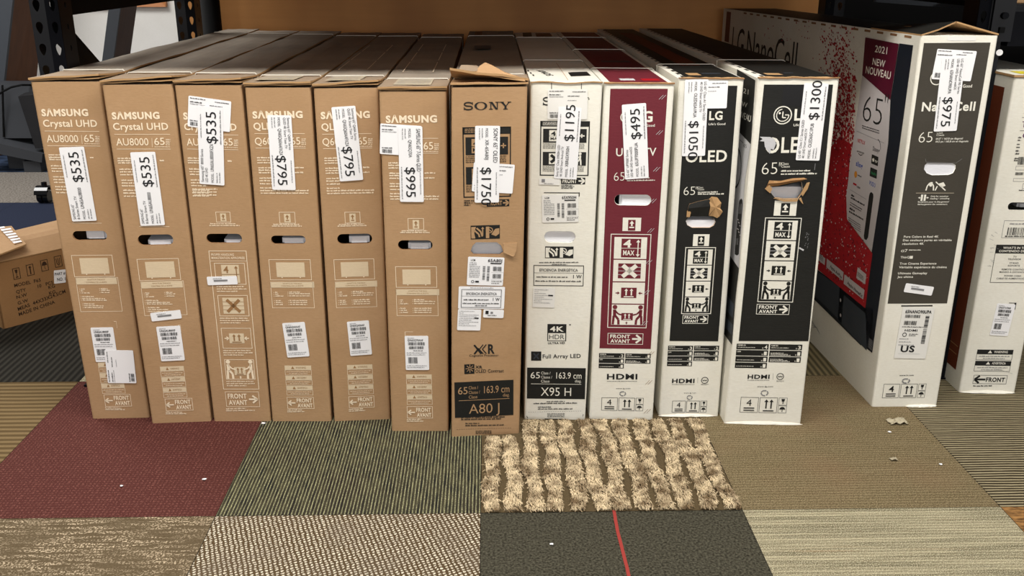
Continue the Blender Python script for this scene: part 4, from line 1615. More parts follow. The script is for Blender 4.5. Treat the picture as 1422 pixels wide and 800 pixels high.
def sony_pictos(s, ink, back, rows=2):
    """dark handling chart: s is the whole rect"""
    s.frame(0.0028, ink)
    s.rect(0, 0.9, 1, 1, ink)
    for k in range(3):
        s.micro(0.05, 0.55, 0.925 + 0.022 * k, 0.013, back, 3)
    for r in range(2):
        y1 = 0.86 - 0.42 * r
        for q in range(2):
            c = s.cell(0.06 + 0.47 * q, y1 - 0.25, 0.47 + 0.47 * q, y1)
            c.rect(0, 0, 1, 1, ink, 2)
            k = c.cell(0.3 if q == 0 else 0.1, 0.1, 0.95 if q == 0 else 0.6, 0.9)
            if r == 0 and q == 0:
                k.rect(0, 0, 1, 1, back, 3)
                k.text('4', 0.12, 0.5, 0.52, 0.36, ink, 4, 0.03)
                k.rect(0, 0.46, 1, 0.49, ink, 4)
                k.text('MAX', 0.1, 0.9, 0.12, 0.24, ink, 4, 0.03)
            elif r == 1 and q == 0:
                k.rect(0, 0, 1, 1, back, 3)
                for z_ in (0.33, 0.66):
                    k.rect(0, z_ - 0.01, 1, z_ + 0.01, ink, 4)
                k.stroke([(0.15, 0.15), (0.85, 0.85)], 0.22, ink, 4)
                k.stroke([(0.15, 0.85), (0.85, 0.15)], 0.22, ink, 4)
            elif r == 0:
                k = c.cell(0.08, 0.2, 0.55, 0.75)
                k.frame(0.0018, back, 3)
                c.stroke([(0.62, 0.5), (0.9, 0.5)], 0.06, back, 3)
                c.stroke([(0.76, 0.36), (0.76, 0.64)], 0.06, back, 3)
            else:
                c.person(0.7, True, back, 3)
        for k in range(4):
            for q in range(2):
                s.micro(0.06 + 0.47 * q, 0.4 + 0.5 * q, y1 - 0.28 - 0.026 * k, 0.014, ink)


def hands_icons(s, ink, back):
    s.rect(0, 0, 1, 1, ink)
    for q in range(2):
        c = s.cell(0.02 + 0.5 * q, 0.06, 0.48 + 0.5 * q, 0.94)
        if q == 0:
            c.poly([(0, 0), (0.3, 0), (0.22, 0.45), (0.35, 0.95), (0, 0.95)], back, 2)
            c.stroke([(0.2, 0.7), (0.55, 0.35), (0.62, 0.1)], 0.12, back, 2)
            c.stroke([(0.4, 0.85), (0.7, 0.55), (0.82, 0.15)], 0.12, back, 2)
            c.arrow(0.85, 0.2, 0.85, 0.95, 0.16, 0.08, back, 3)
        else:
            c.poly([(0, 0), (0.25, 0), (0.25, 0.95), (0, 0.95)], back, 2)
            c.ring(0.3, 0.65, 0.2, 0.06, back, 3)
            c.stroke([(0.17, 0.78), (0.45, 0.5)], 0.06, back, 3)
            c.poly([(0.4, 0.3), (0.7, 0.75), (1, 0.8), (1, 0.35), (0.75, 0.15)], back, 2)


def sony_panel(F, z, a, b, model, ink='panel', txt='tape'):
    s = F.sub(z(*a), z(*b))
    s.rect(0, 0, 1, 1, ink)
    s.text('65', 0.06, 0.22, 0.66, 0.2, txt, 2, 0.0)
    for k, st in enumerate(('Class /', 'Classe /', 'Clase')):
        s.text(st, 0.24, (0.4, 0.43, 0.385)[k], 0.79 - 0.13 * k, 0.085, txt, 2)
    s.text('163.9 cm', 0.5, 0.93, 0.66, 0.2, txt, 2, 0.0)
    s.text('diag.', 0.82, 0.93, 0.545, 0.085, txt, 2)
    s.rect(0.07, 0.475, 0.93, 0.488, txt, 2)
    s.text(model, 0.24, 0.76, 0.1, 0.27, txt, 2, -0.004)


def energy_box(F, a, b, t, ink, layer=1):
    s = F.sub(a, b) if not isinstance(F, Sub) else F
    r = 0.004
    return s


def energia(s, ink, t=0.0012, layer=2, last=True):
    s.frame(t, ink, layer)
    s.rect(0, 0.62, 1, 0.635, ink, layer)
    s.text('EFICIENCIA ENERG\u00c9TICA', 0.12, 0.88, 0.7, 0.13, ink, layer, 0.012)
    s.micro(0.06, 0.68, 0.4, 0.07, ink, layer)
    s.text('1 W', 0.79, 0.96, 0.38, 0.16, ink, layer, 0.02)
    s.micro(0.04, 0.96, 0.2, 0.07, ink, layer)
    if last:
        s.micro(0.35, 0.65, 0.08, 0.07, ink, layer)


def model_block(c, head, ink='ink'):
    c.text('LCM', 0.08, 0.2, 0.86, 0.06, ink, 2, 0.02)
    c.text(head, 0.55, 0.94, 0.84, 0.1, ink, 2, 0.02)
    c.rect(0.62, 0.77, 0.92, 0.81, ink, 2)
    for k in range(9):
        c.micro(0.05, 0.34 if k > 1 else 0.24, 0.78 - 0.062 * k, 0.03, 'greyink', 2)
    c.barcode(0.42, 0.2, 0.49, 0.7, ink, 2, True)
    c.barcode(0.54, 0.16, 0.61, 0.7, ink, 2, True)
    c.barcode(0.7, 0.52, 0.94, 0.68, ink, 2)
    c.barcode(0.7, 0.26, 0.94, 0.42, ink, 2)
    c.rect(0.66, 0.47, 1.0, 0.475, ink, 2)
    c.rect(0.66, 0.2, 1.0, 0.205, ink, 2)
    c.micro(0.68, 0.98, 0.14, 0.03, ink, 2)
    c.micro(0.68, 0.9, 0.07, 0.03, ink, 2)
    c.ring(0.16, 0.13, 0.035, 0.015, ink, 2)
    c.rect(0.23, 0.1, 0.33, 0.16, ink, 2)


# 7: the tan carton with the torn lid
z7 = zq(620, 90, 3.076)
z7b = zq(615, 340, 2.962)
c7 = Carton('wide tan television carton with torn raised lid and $1750 tag, seventh from left', *CC[6], 'kraft', 'krafttop', 0.5, 0.3, L=1.72, hole=polyhole([(653.5, 349), (656, 341.5), (661, 336.5), (690, 336.5), (696, 341), (699, 350.5), (694.5, 353.8), (658, 353.5)]))
F = c7.F
F.c = None
serif_sony(F, z7(72, 193), z7(276, 192), 33 / 3.076, 'black')
s = F.sub(z7(68, 267), z7(275, 563))
sony_pictos(s, 'panel', 'kraft')
s = F.sub(z7(172, 576), z7(268, 604))
s.rect(0, 0, 1, 1, 'panel')
s.text('FRONT', 0.08, 0.68, 0.2, 0.6, 'kraft', 2, 0.03)
s.arrow2(0.72, 0.5, 0.95, 0.5, 0.12, 0.06, 'kraft', 2)
for k in range(3):
    F.micro(z7(75, 583 + 9.5 * k), z7(118 - 8 * k, 583 + 9.5 * k), 2.2, 'black')
hands_icons(F.sub(z7(103, 687), z7(228, 742)), 'panel', 'kraft')
# name plate of the processor
s = F.sub(z7b(127, 412), z7b(213, 446))
s.stroke([(0.02, 1), (0.36, 0)], 0.085, 'black', 2)
s.stroke([(0.02, 0), (0.24, 0.62)], 0.085, 'black', 2)
s.stroke([(0.45, 1), (0.26, 0.5), (0.45, 0)], 0.05, 'black', 2)
s.stroke([(0.6, 1), (0.41, 0.5), (0.6, 0)], 0.05, 'black', 2)
s.text('R', 0.68, 1.0, 0, 0.98, 'black', 2, 0.03)
F.text('Cognitive Processor', z7b(109, 460), z7b(229, 458), 9 / 2.962, 'black', 2, 0.01)
s = F.sub(z7b(88, 492), z7b(130, 530))
s.rect(0, 0, 1, 1, 'panel')
for k in range(8):
    an = math.pi * k / 4
    s.stroke([(0.55 + 0.08 * math.cos(an), 0.55 + 0.08 * math.sin(an)), (0.55 + 0.42 * math.cos(an), 0.55 + 0.42 * math.sin(an))], 0.06, 'kraft', 2)
F.text('XR', z7b(133, 508), z7b(162, 508), 11 / 2.962, 'black', 2, 0.03)
F.text('OLED Contrast', z7b(133, 526), z7b(250, 524), 13 / 2.962, 'black', 2, 0.01)
sony_panel(F, z7b, (47, 566), (290, 700), 'A80 J', 'panel', 'kraft')
for k, (x0, x1) in enumerate(((75, 255), (75, 240))):
    F.micro(z7b(x0, 713 + 8 * k), z7b(x1, 710 + 8 * k), 2.2, 'black')
F.micro(z7b(93, 737), z7b(150, 736), 1.8, 'black')
F.micro(z7b(93, 746), z7b(250, 743), 2.0, 'black')
for k in range(24):
    F.line(z7b(57 + 9.5 * k, 759 - 0.25 * k), z7b(62 + 9.5 * k, 759 - 0.25 * k), 0.0008, 'black')
for k in range(3):
    F.micro(z7b(135, 768 + 5 * k), z7b(200, 767 + 5 * k), 1.3, 'black')
s = c7.T
for a0, a1, y0, y1, mt in ((0.14, 0.3, 1.45, 1.64, 'edgedark'), (0.2, 0.5, 0.85, 0.97, 'slate')):
    p = [c7.tpt(a, y, 0.0094) for a, y in ((a0, y0), (a1, y0), (a1, y1), (a0, y1))]
c7.done()
c7.foam((648, 331), (704, 360), 0.02, 'foam')
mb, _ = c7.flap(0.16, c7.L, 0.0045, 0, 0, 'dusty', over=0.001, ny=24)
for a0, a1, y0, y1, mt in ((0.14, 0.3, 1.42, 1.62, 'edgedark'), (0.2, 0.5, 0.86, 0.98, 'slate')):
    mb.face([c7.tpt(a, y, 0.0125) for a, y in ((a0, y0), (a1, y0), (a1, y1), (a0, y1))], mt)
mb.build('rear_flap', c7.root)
mb, _ = c7.flap(-0.002, 0.13, 0.004, 0.005, 0.004, 'kraft', over=0.002, ny=6, base=0.0)
mb.build('inner_flap', c7.root)
mb, _ = c7.flap(0.004, 0.158, 0.0055, 0.032, 0.008, 'krafttop', over=0.003, ny=8, base=0.003, wave=0.003, power=1.4)
mb.build('front_flap', c7.root)
mb = MB()                                       # the torn liner peeled off the flap
P_ = lambda a, y, z: c7.tpt(a, y, z)
mb.slab([[P_(0.1, 0.012, 0.04), P_(0.22, 0.01, 0.036), P_(0.33, 0.03, 0.034)], [P_(0.12, 0.05, 0.047), P_(0.26, 0.06, 0.043), P_(0.36, 0.06, 0.037)], [P_(0.2, 0.12, 0.04), P_(0.32, 0.13, 0.037), P_(0.37, 0.1, 0.035)]], 0.0015, 'krafttop', 'edge')
mb.slab([[P_(0.3, 0.02, 0.031), P_(0.55, 0.008, 0.025), P_(0.8, 0.004, 0.018), P_(0.97, 0.0, 0.014)], [P_(0.37, 0.08, 0.042), P_(0.5, 0.05, 0.034), P_(0.72, 0.02, 0.024), P_(0.96, 0.004, 0.016)], [P_(0.44, 0.115, 0.046), P_(0.52, 0.085, 0.043), P_(0.7, 0.035, 0.03), P_(0.94, 0.008, 0.019)]], 0.002, 'kraft', 'edge')
mb.slab([[P_(0.44, 0.115, 0.046), P_(0.52, 0.085, 0.0435), P_(0.7, 0.035, 0.031), P_(0.94, 0.008, 0.02)], [P_(0.5, 0.13, 0.03), P_(0.56, 0.1, 0.03), P_(0.73, 0.05, 0.024), P_(0.95, 0.018, 0.017)]], 0.0015, 'krafttop', 'edge')
mb.build('torn_liner', c7.root)
c7.strap((0.166, 1.42), dz=0.0115, wd=0.006)
mb = MB()                                       # loose flap of board folded down at the hand hole
f = lambda p, dd: c7.F.O + c7.F.U * c7.F.P(p).x + c7.F.V * c7.F.P(p).y + c7.F.N * dd
mb.slab([[f((699, 338), 0.001), f((718, 337), 0.001)], [f((699, 350), 0.004), f((717, 347), 0.003)], [f((712, 355.5), 0.006), f((714, 354.5), 0.005)]], 0.0015, 'kraft', 'edge', nrm=-c7.F.N)
mb.build('torn_flap', c7.root)
shipping(c7.F, c7.root, [(656.7, 225.9), (713.3, 227.8), (712, 268.8), (655, 265.6)], 0)
price_tag(c7.F, c7.root, [(659.7, 174.5), (694.8, 175.2), (692.2, 281.8), (659, 280.8)], 'down', '$1750', 'SONY 65" OLED', '', 'XR-65A80J')
s = Sticker(c7.F, [(648.1, 356.9), (698.4, 356.9), (698.4, 396.7), (648, 395.5)])
model_block(s.c, '65A80J')
s.mb.build('model_label', c7.root)
s = Sticker(c7.F, [(636, 397.6), (700.4, 398), (699.6, 429), (636, 428.5)])
s.c.micro(0.25, 0.75, 0.93, 0.035, 'greyink')
energia(s.c.cell(0.06, 0.06, 0.93, 0.88), 'ink')
s.mb.build('energy_label', c7.root)
s = Sticker(c7.F, [(635.3, 429), (667.3, 429.7), (667.3, 458.8), (634.6, 458.2)])
for k in range(9):
    s.c.micro(0.06, (0.7, 0.25, 0.9, 0.8, 0.9, 0.6, 0.9, 0.5, 0.8)[k], 0.9 - 0.085 * k, 0.03, 'greyink')
s.c.rect(0.72, 0.56, 0.9, 0.62, 'ink', 2)
s.mb.build('safety_label', c7.root)
s = Sticker(c7.F, [(671, 429.5), (699.6, 430), (698.7, 441.5), (670.7, 440.7)])
s.c.rect(0.1, 0.45, 0.25, 0.85, 'ink', 2)
s.c.rect(0.35, 0.5, 0.47, 0.75, 'greyink', 2)
s.c.micro(0.22, 0.65, 0.25, 0.12, 'ink')
s.mb.build('small_label', c7.root)

# 8: white carton beside it
z8 = zq(735, 100, 5.333)
z8b = zq(735, 200, 6.667)
z8c = zq(720, 340, 5.714)
z8d = zq(720, 440, 5.0)
c8 = Carton('white television carton with $1195 tag, beside the wide tan carton with the torn lid', *CC[7], 'white', 'white', 0.15, -0.1, L=1.66, hole=stadium((756, 321), (799, 337.3)), hole_mat='white')
F = c8.F
F.line(z8(165, 75), z8(165, 128), 0.0016, 'black')
F.line(z8(386, 75), z8(386, 128), 0.0016, 'black')
s = F.sub(z8(436, 195), z8(447, 206))
s.disk(0.5, 0.5, 0.4, 'black', 1)
serif_sony(F, z8(97, 246), z8(440, 246), 60 / 5.333, 'black')
s = F.sub(z8(82, 362), z8(438, 770))
sony_pictos(s, 'black', 'white')
s = F.sub(z8b(295, 310), z8b(517, 373))
s.rect(0, 0, 1, 1, 'black')
s.text('FRONT', 0.06, 0.65, 0.2, 0.62, 'white', 2, 0.03)
s.arrow2(0.72, 0.5, 0.95, 0.5, 0.12, 0.06, 'white', 2)
for k in range(3):
    F.micro(z8b(296, 388 + 13 * k), z8b(405 + 10 * (k % 2), 386 + 13 * k), 1.6, 'black')
F.rect(z8b(135, 447), z8b(465, 457), 'black')
F.rect(z8b(458, 447), z8b(466, 486), 'black')
hands_icons(F.sub(z8c(212, 12), z8c(435, 107)), 'black', 'white')
F.micro(z8c(165, 145), z8c(475, 143), 1.7, 'black')
F.micro(z8c(265, 159), z8c(385, 158), 1.4, 'black')
s = F.sub(z8c(120, 160), z8c(515, 328))
energia(s, 'black', 0.0018, 2, False)
s = F.sub(z8c(230, 628), z8c(378, 765))
s.rect(0, 0, 1, 1, 'black')
s.rect(0.05, 0.04, 0.95, 0.47, 'white', 2)
s.text('4K', 0.14, 0.86, 0.58, 0.28, 'white', 3, 0.03)
s.text('HDR', 0.1, 0.9, 0.12, 0.27, 'black', 3, 0.0)
F.text('ULTRA HD', z8c(234, 788), z8c(368, 786), 16 / 5.714, 'black', 2, 0.03)
F.rect(z8c(402, 630), z8c(416, 638), 'black')
s = F.sub(z8d(88, 240), z8d(158, 305))
s.rect(0, 0, 1, 1, 'panel')
s.stroke([(0.25, 0.2), (0.75, 0.8)], 0.14, 'slate', 2)
s.stroke([(0.25, 0.8), (0.75, 0.2)], 0.14, 'slate', 2)
F.text('Full Array LED', z8d(168, 288), z8d(432, 284), 27 / 5, 'black', 2, 0.012)
sony_panel(F, z8d, (60, 352), (461, 572), 'X95 H', 'panel', 'white')
F.micro(z8d(195, 592), z8d(322, 590), 1.6, 'black')
F.micro(z8d(105, 606), z8d(410, 602), 1.9, 'black')
F.micro(z8d(135, 630), z8d(230, 630), 1.6, 'black')
F.micro(z8d(135, 644), z8d(375, 642), 1.7, 'black')
for k in range(24):
    F.line(z8d(68 + 15.6 * k, 661 - 0.3 * k), z8d(77 + 15.6 * k, 661 - 0.3 * k), 0.0007, 'black')
for k in range(3):
    F.micro(z8d(200, 676 + 10 * k), z8d(320, 675 + 10 * k), 1.2, 'black')
F.rect(z8d(182, 706), z8d(330, 714), 'black')
F.poly([z8d(58, 686), z8d(66, 702), z8d(62, 704), z8d(55, 690)], 'black')
F.poly([z8d(452, 676), z8d(448, 692), z8d(445, 690), z8d(448, 676)], 'black')
T = c8.T
T.base = 0.0
zt = zq(680, 0, 3.944)
T.text('SONY', zt(352, 415), zt(290, 385), 30 / 3.944 * 0.6, 'black', 2, 0.02)
T.poly([zt(428, 397), zt(532, 393), zt(555, 415), zt(445, 419)], 'panel')
T.line(zt(365, 345), zt(430, 440), 0.0012, 'edge')
for k in range(3):
    T.poly([zt(205 + 14 * k, 385 + 12 * k), zt(214 + 14 * k, 385 + 12 * k), zt(217 + 14 * k, 392 + 12 * k), zt(208 + 14 * k, 392 + 12 * k)], 'panel')
T.poly([zt(180, 180), zt(228, 178), zt(232, 200), zt(183, 204)], 'panel')
T.poly([zt(250, 182), zt(330, 182), zt(345, 200), zt(256, 202)], 'edgedark')
c8.done()
c8.foam((752, 317), (803, 341), 0.012)
c8.strap((c8.T.P(zt(280, 335)).y, c8.T.P(zt(280, 210)).y), dz=0.004, wd=0.006)
mb, _ = c8.flap(-0.003, 0.2, 0.003, 0.002, 0.002, 'white', over=0.001, ny=4, base=0.0, wave=0.0008, edge='edge')
# keep the printed top visible: the flap is only the front lip
mb = MB()
mb.slab([[c8.tpt(a, -0.003, 0.003 + 0.002 * math.sin(9 * a)) for a in [i / 8 for i in range(9)]], [c8.tpt(a, 0.012, 0.0035 + 0.001 * math.sin(9 * a)) for a in [i / 8 for i in range(9)]]], 0.003, 'white', 'edge')
mb.build('lid_lip', c8.root)
shipping(c8.F, c8.root, [(761.3, 123.4), (816, 124), (816, 165.6), (760.3, 165.6)], 0, 'h', 'paper2')
price_tag(c8.F, c8.root, [(775.3, 148.8), (807.8, 149.7), (800.6, 249), (769.3, 248.1)], 'up', '$1195', 'Sony 65" Class X950H LED', '4K UHD Smart Android TV', 'XBR65X950H')
s = Sticker(c8.F, [(754.5, 269.3), (805, 270.5), (803.5, 308), (753, 309)], mat='paper2')
model_block(s.c, '65X950H')
s.mb.build('model_label', c8.root)
s = Sticker(c8.F, [(749.5, 247), (778, 249), (777, 257), (748.5, 256)], mat='paper2', r=0.001)
s.c.rect(0.12, 0.4, 0.28, 0.9, 'greyink', 2)
s.c.micro(0.25, 0.7, 0.15, 0.12, 'greyink')
s.mb.build('small_label', c8.root)
s = Sticker(c8.F, [(740.5, 399), (771, 399.5), (769.5, 427), (739.5, 426)], mat='paper2', r=0.001)
for k in range(8):
    s.c.micro(0.06, (0.7, 0.25, 0.6, 0.8, 0.5, 0.9, 0.4, 0.8)[k], 0.88 - 0.095 * k, 0.03, 'greyink')
s.c.rect(0.7, 0.58, 0.92, 0.65, 'ink', 2)
s.mb.build('safety_label', c8.root)


# ------------------------------------------------------------------ handling strip, port table and marks shared by the next three cartons
def handling(F, up, outer, fa, bg, paper='white', hdr=True):
    s = F.sub(*up)
    s.rect(0, 0, 1, 1, paper, 2)
    c = s.cell(0.3, 0.04, 0.7, 0.84)
    c.rect(0, 0, 1, 1, bg, 3)
    c.arrow(0.5, 0.42, 0.5, 0.93, 0.42, 0.22, paper, 4)
    c.rect(0.16, 0.24, 0.84, 0.36, paper, 4)
    s = F.sub(*outer)
    s.frame(0.0019, paper, 2)
    for i in range(4):
        y1 = 0.968 - 0.238 * i
        c = s.cell(0.095, y1 - 0.226, 0.905, y1)
        c.rect(0, 0, 1, 1, paper, 2)
        if i == 0:
            k = c.cell(0.22, 0.07, 0.82, 0.93)
            k.rect(0, 0, 1, 1, bg, 3)
            k.text('4', 0.1, 0.5, 0.55, 0.38, paper, 4, 0.03)
            k.rect(0, 0.48, 1, 0.505, paper, 4)
            k.text('MAX', 0.1, 0.68, 0.12, 0.25, paper, 4, 0.03)
            k.arrow(0.85, 0.5, 0.85, 0.95, 0.14, 0.05, paper, 4)
            k.arrow(0.85, 0.5, 0.85, 0.03, 0.14, 0.05, paper, 4)
        elif i == 1:
            k = c.cell(0.15, 0.14, 0.85, 0.84)
            k.rect(0, 0, 1, 1, bg, 3)
            for q in (0.25, 0.5, 0.75):
                k.rect(0, q - 0.015, 1, q + 0.015, 'greywhite', 4)
            k.stroke([(0.2, 0.12), (0.8, 0.88)], 0.19, paper, 5)
            k.stroke([(0.2, 0.88), (0.8, 0.12)], 0.19, paper, 5)
        elif i == 2:
            k = c.cell(0.27, 0.27, 0.75, 0.76)
            k.rect(0, 0, 1, 1, bg, 3)
            k.two_up(paper, 4)
            c.arrow(0.1, 0.5, 0.23, 0.5, 0.07, 0.035, bg, 3)
            c.arrow(0.93, 0.5, 0.8, 0.5, 0.07, 0.035, bg, 3)
        else:
            c.person(0.1, False, bg, 3)
            c.person(0.9, True, bg, 3)
            k = c.cell(0.31, 0.25, 0.67, 0.6)
            k.rect(0, 0, 1, 1, bg, 3)
            k.two_up(paper, 4)
            c.arrow(0.48, 0.05, 0.48, 0.19, 0.05, 0.03, bg, 3)
            c.rect(0, 0, 1, 0.025, bg, 3)
    front_avant(F, fa[0], fa[1], paper, True, 0.0014, None)


def ports(F, a, b, left, right, n):
    s = F.sub(a, b)
    for col, items in ((0, left), (1, right)):
        for i, (st, num, lines) in enumerate(items):
            y1 = 1 - i / n
            c = s.cell(0.51 * col, y1 - 0.88 / n, 0.49 + 0.51 * col, y1)
            c.rect(0, 0, 1, 1, 'panel')
            c.text(num, 0.87, 0.96, 0.15, 0.62, 'white', 2, 0.02)
            c.text('x', 0.8, 0.845, 0.15, 0.35, 'white', 2, 0.0)
            if st:
                c.text(st, 0.04, 0.04 + 0.034 * len(st), 0.62, 0.24, 'white', 2, 0.02)
            for k in range(lines):
                c.micro(0.04, 0.04 + (0.55, 0.62, 0.4)[k], (0.3, 0.12, 0.5)[k], 0.12, 'white')


def foot_marks(F, boxes, web, webcap, rec, hd, hdcap, ready=None):
    F.text('HDMI', hd[0], hd[1], hdcap, 'black', 2, 0.03)
    F.micro((hd[0][0], hd[0][1] + hdcap * 0.45), (hd[1][0], hd[1][1] + hdcap * 0.45), 0.8, 'black')
    if ready:
        s = F.sub(*ready)
        s.ring(0.5, 0.5, 0.46, 0.09, 'black', 2)
        s.stroke([(0.2, 0.6), (0.35, 0.38), (0.5, 0.58), (0.65, 0.38), (0.8, 0.6)], 0.09, 'black', 2)
        x = (hd[1][0] + ready[0][0]) / 2
        F.line((x, ready[0][1]), (x - 0.3, ready[1][1]), 0.0005, 'black')
        F.text('READY', (ready[0][0] - 0.5, ready[1][1] + 2.8), (ready[1][0] + 0.5, ready[1][1] + 2.8), 1.6, 'black', 2)
    F.text('www.lg.com', web[0], web[1], webcap, 'black', 2, 0.01)
    s = F.sub(*rec)
    for k in range(3):
        a0 = 90 + 120 * k
        p = [(0.5 + 0.42 * math.cos(math.radians(a0 + d)), 0.42 + 0.42 * math.sin(math.radians(a0 + d))) for d in (-28, 28, 75)]
        s.stroke(p, 0.14, 'greyink', 2)
    (a, b) = boxes
    s = F.sub(a, b)
    c = s.cell(0, 0, 0.385, 1)
    c.frame(0.0011, 'black')
    c.text('4', 0.34, 0.62, 0.44, 0.42, 'black', 2, 0.0)
    c.rect(0.2, 0.26, 0.8, 0.33, 'black', 2)
    c.rect(0.2, 0.11, 0.8, 0.18, 'black', 2)
    c = s.cell(0.41, 0, 0.795, 1)
    c.frame(0.0011, 'black')
    for x in (0.38, 0.66):
        c.arrow(x, 0.28, x, 0.88, 0.16, 0.075, 'black', 2)
    c.rect(0.22, 0.1, 0.82, 0.17, 'black', 2)
    c = s.cell(0.82, 0.51, 1, 1)
    c.frame(0.0009, 'black')
    c.poly([(0.3, 0.85), (0.72, 0.85), (0.66, 0.5), (0.36, 0.5)], 'black', 2)
    c.stroke([(0.51, 0.5), (0.51, 0.18)], 0.1, 'black', 2)
    c = s.cell(0.82, 0, 1, 0.49)
    c.frame(0.0009, 'black')
    c.poly([(0.15, 0.48)] + [(0.5 - 0.35 * math.cos(t), 0.48 + 0.35 * math.sin(t)) for t in [math.pi * i / 6 for i in range(1, 6)]] + [(0.85, 0.48)], 'black', 2)
    c.stroke([(0.5, 0.48), (0.5, 0.15)], 0.08, 'black', 2)


def lid_edge(c, kraft=True, n=12, amt=0.0015):
    mb = MB()
    r_ = c.rnd
    row0, row1 = [], []
    for i in range(n + 1):
        a = i / n
        row0.append(c.tpt(a, -0.0025, 0.0015 + r_.uniform(0, amt)))
        row1.append(c.tpt(a, 0.008, 0.002 + r_.uniform(0, amt)))
    mb.slab([row0, row1], 0.003, 'edge' if kraft else 'white', 'edgedark')
    mb.build('lid_lip', c.root)


def crushed_foot(c, a0, a1, depth=0.012, h=0.02):
    """the bottom edge squashed outwards into a ragged lip"""
    mb = MB()
    F = c.F
    r_ = c.rnd
    rows = [[], [], []]
    n = 14
    for i in range(n + 1):
        u = c.w * (a0 + (a1 - a0) * i / n)
        k = math.sin(math.pi * i / n) ** 0.4 if 0 < i < n else 0.0
        rows[0].append(F.O + F.U * u + F.V * (h * k * r_.uniform(0.8, 1.1) + 0.001) + F.N * 0.0006)
        rows[1].append(F.O + F.U * u + F.V * (h * 0.45 * k + 0.001) + F.N * (depth * 0.6 * k + 0.0006))
        rows[2].append(F.O + F.U * u + F.V * 0.0012 + F.N * (depth * k * r_.uniform(0.75, 1.1) + 0.0008))
    mb.slab(rows[::-1], 0.0008, c.body, 'edge', nrm=-F.N)
    mb.build('crushed_edge', c.root)


def slots(c, n, a0, a1, y0, y1, mat='panel'):
    """perforation slots along the left edge of the top"""
    T = c.T
    for i in range(n):
        y = y0 + (y1 - y0) * i / n
        p = [c.tpt(a, yy, 0.0006) for a, yy in ((a0, y), (a1, y), (a1, y + (y1 - y0) / n * 0.5), (a0, y + (y1 - y0) / n * 0.5))]
        c.mb.face(p, mat)


def top_band(c, a0, a1, y0, y1, mat, dz=0.0003):
    c.mb.face([c.tpt(a0, y0, dz), c.tpt(a1, y0, dz), c.tpt(a1, y1, dz), c.tpt(a0, y1, dz)], mat)


# 9: maroon fronted
z9 = zq(820, 80, 2.963)
z9b = zq(820, 240, 3.333)
z9c = zq(810, 470, 6.665)
c9 = Carton('white television carton with maroon front panel and $495 tag', *CC[8], 'white', 'white', -0.05, -0.25, L=1.7, hole=stadium((853.7, 270), (903.6, 285.4)), hole_mat='white')
F = c9.F
F.polyh([(847.6, 123.2), (927.3, 123.2), (903.6, 484.6), (832.5, 483.6)], c9.holeloop, 'maroon', 1)
zt3 = zq(680, 0, 3.944)
F.text('LG', z9(180, 264), z9(255, 263), 42 / 2.963, 'white', 3, 0.03)
s = F.sub(z9(124, 222), z9(168, 268))
s.ring(0.5, 0.5, 0.46, 0.1, 'white', 3)
F.text("Life's Good", z9(190, 285), z9(264, 284), 11 / 2.963, 'white', 3, 0.01)
F.text('UHD TV', z9(105, 405), z9(270, 403), 32 / 2.963, 'white', 3, 0.012)
F.text('65', z9(96, 507), z9(140, 506), 36 / 2.963, 'white', 3, -0.016)
F.micro(z9(150, 499), z9(245, 497), 1.5, 'white', 3)
F.micro(z9(150, 508), z9(265, 506), 1.7, 'white', 3)
handling(F, (z9b(150, 207), z9b(232, 270)), (z9b(94, 282), z9b(259, 719)), (z9b(80, 741), z9b(242, 795)), 'maroon')
ports(F, z9c(146, 135), z9c(617, 287), [('HDMI IN', '2', 1), ('LAN', '1', 0), ('', '1', 1)], [('USB IN', '1', 1), ('', '1', 3)], 3)
foot_marks(F, (z9c(170, 545), z9c(552, 672)), (z9c(300, 467), z9c(435, 467)), 10 / 6.665, (z9c(332, 482), z9c(397, 532)), (z9c(218, 377), z9c(500, 377)), 48 / 6.665)
# scuffs along the right edge
for (x, y) in ((915, 133), (911, 182), (907, 233), (902, 277), (899, 318), (896, 362), (893, 404), (890, 447), (899, 489), (896, 529), (894, 569)):
    for k in range(2):
        F.line((x + 3.6 * k, y + 5), (x + 6 + 3.6 * k, y - 1), 0.0009, 'greywhite' if y < 480 else 'edgedark', 3)
top_band(c9, 0.1, 0.93, 0.008, c9.L - 0.02, 'maroon')
T = c9.T
top_band(c9, 0.28, 0.5, 0.06, 0.1, 'greywhite', 0.0008)
top_band(c9, 0.6, 0.86, 0.06, 0.1, 'redpic', 0.0008)
top_band(c9, 0.3, 0.8, 0.5, 0.54, 'slate', 0.0008)
c9.done()
c9.foam((861, 266), (908, 289), 0.01)
lid_edge(c9, True)
c9.strap((c9.T.P((870, 96.5)).y, c9.T.P((830, 70)).y, c9.T.P((800, 53)).y), dz=0.004, wd=0.005)
price_tag(c9.F, c9.root, [(863.9, 144.5), (897, 142.8), (900.7, 246.7), (867.2, 248.4)], 'up', '$495', 'LG 65" UP7000 Series', 'LED 4K UHD Smart webOS', '65UP7000PUA')

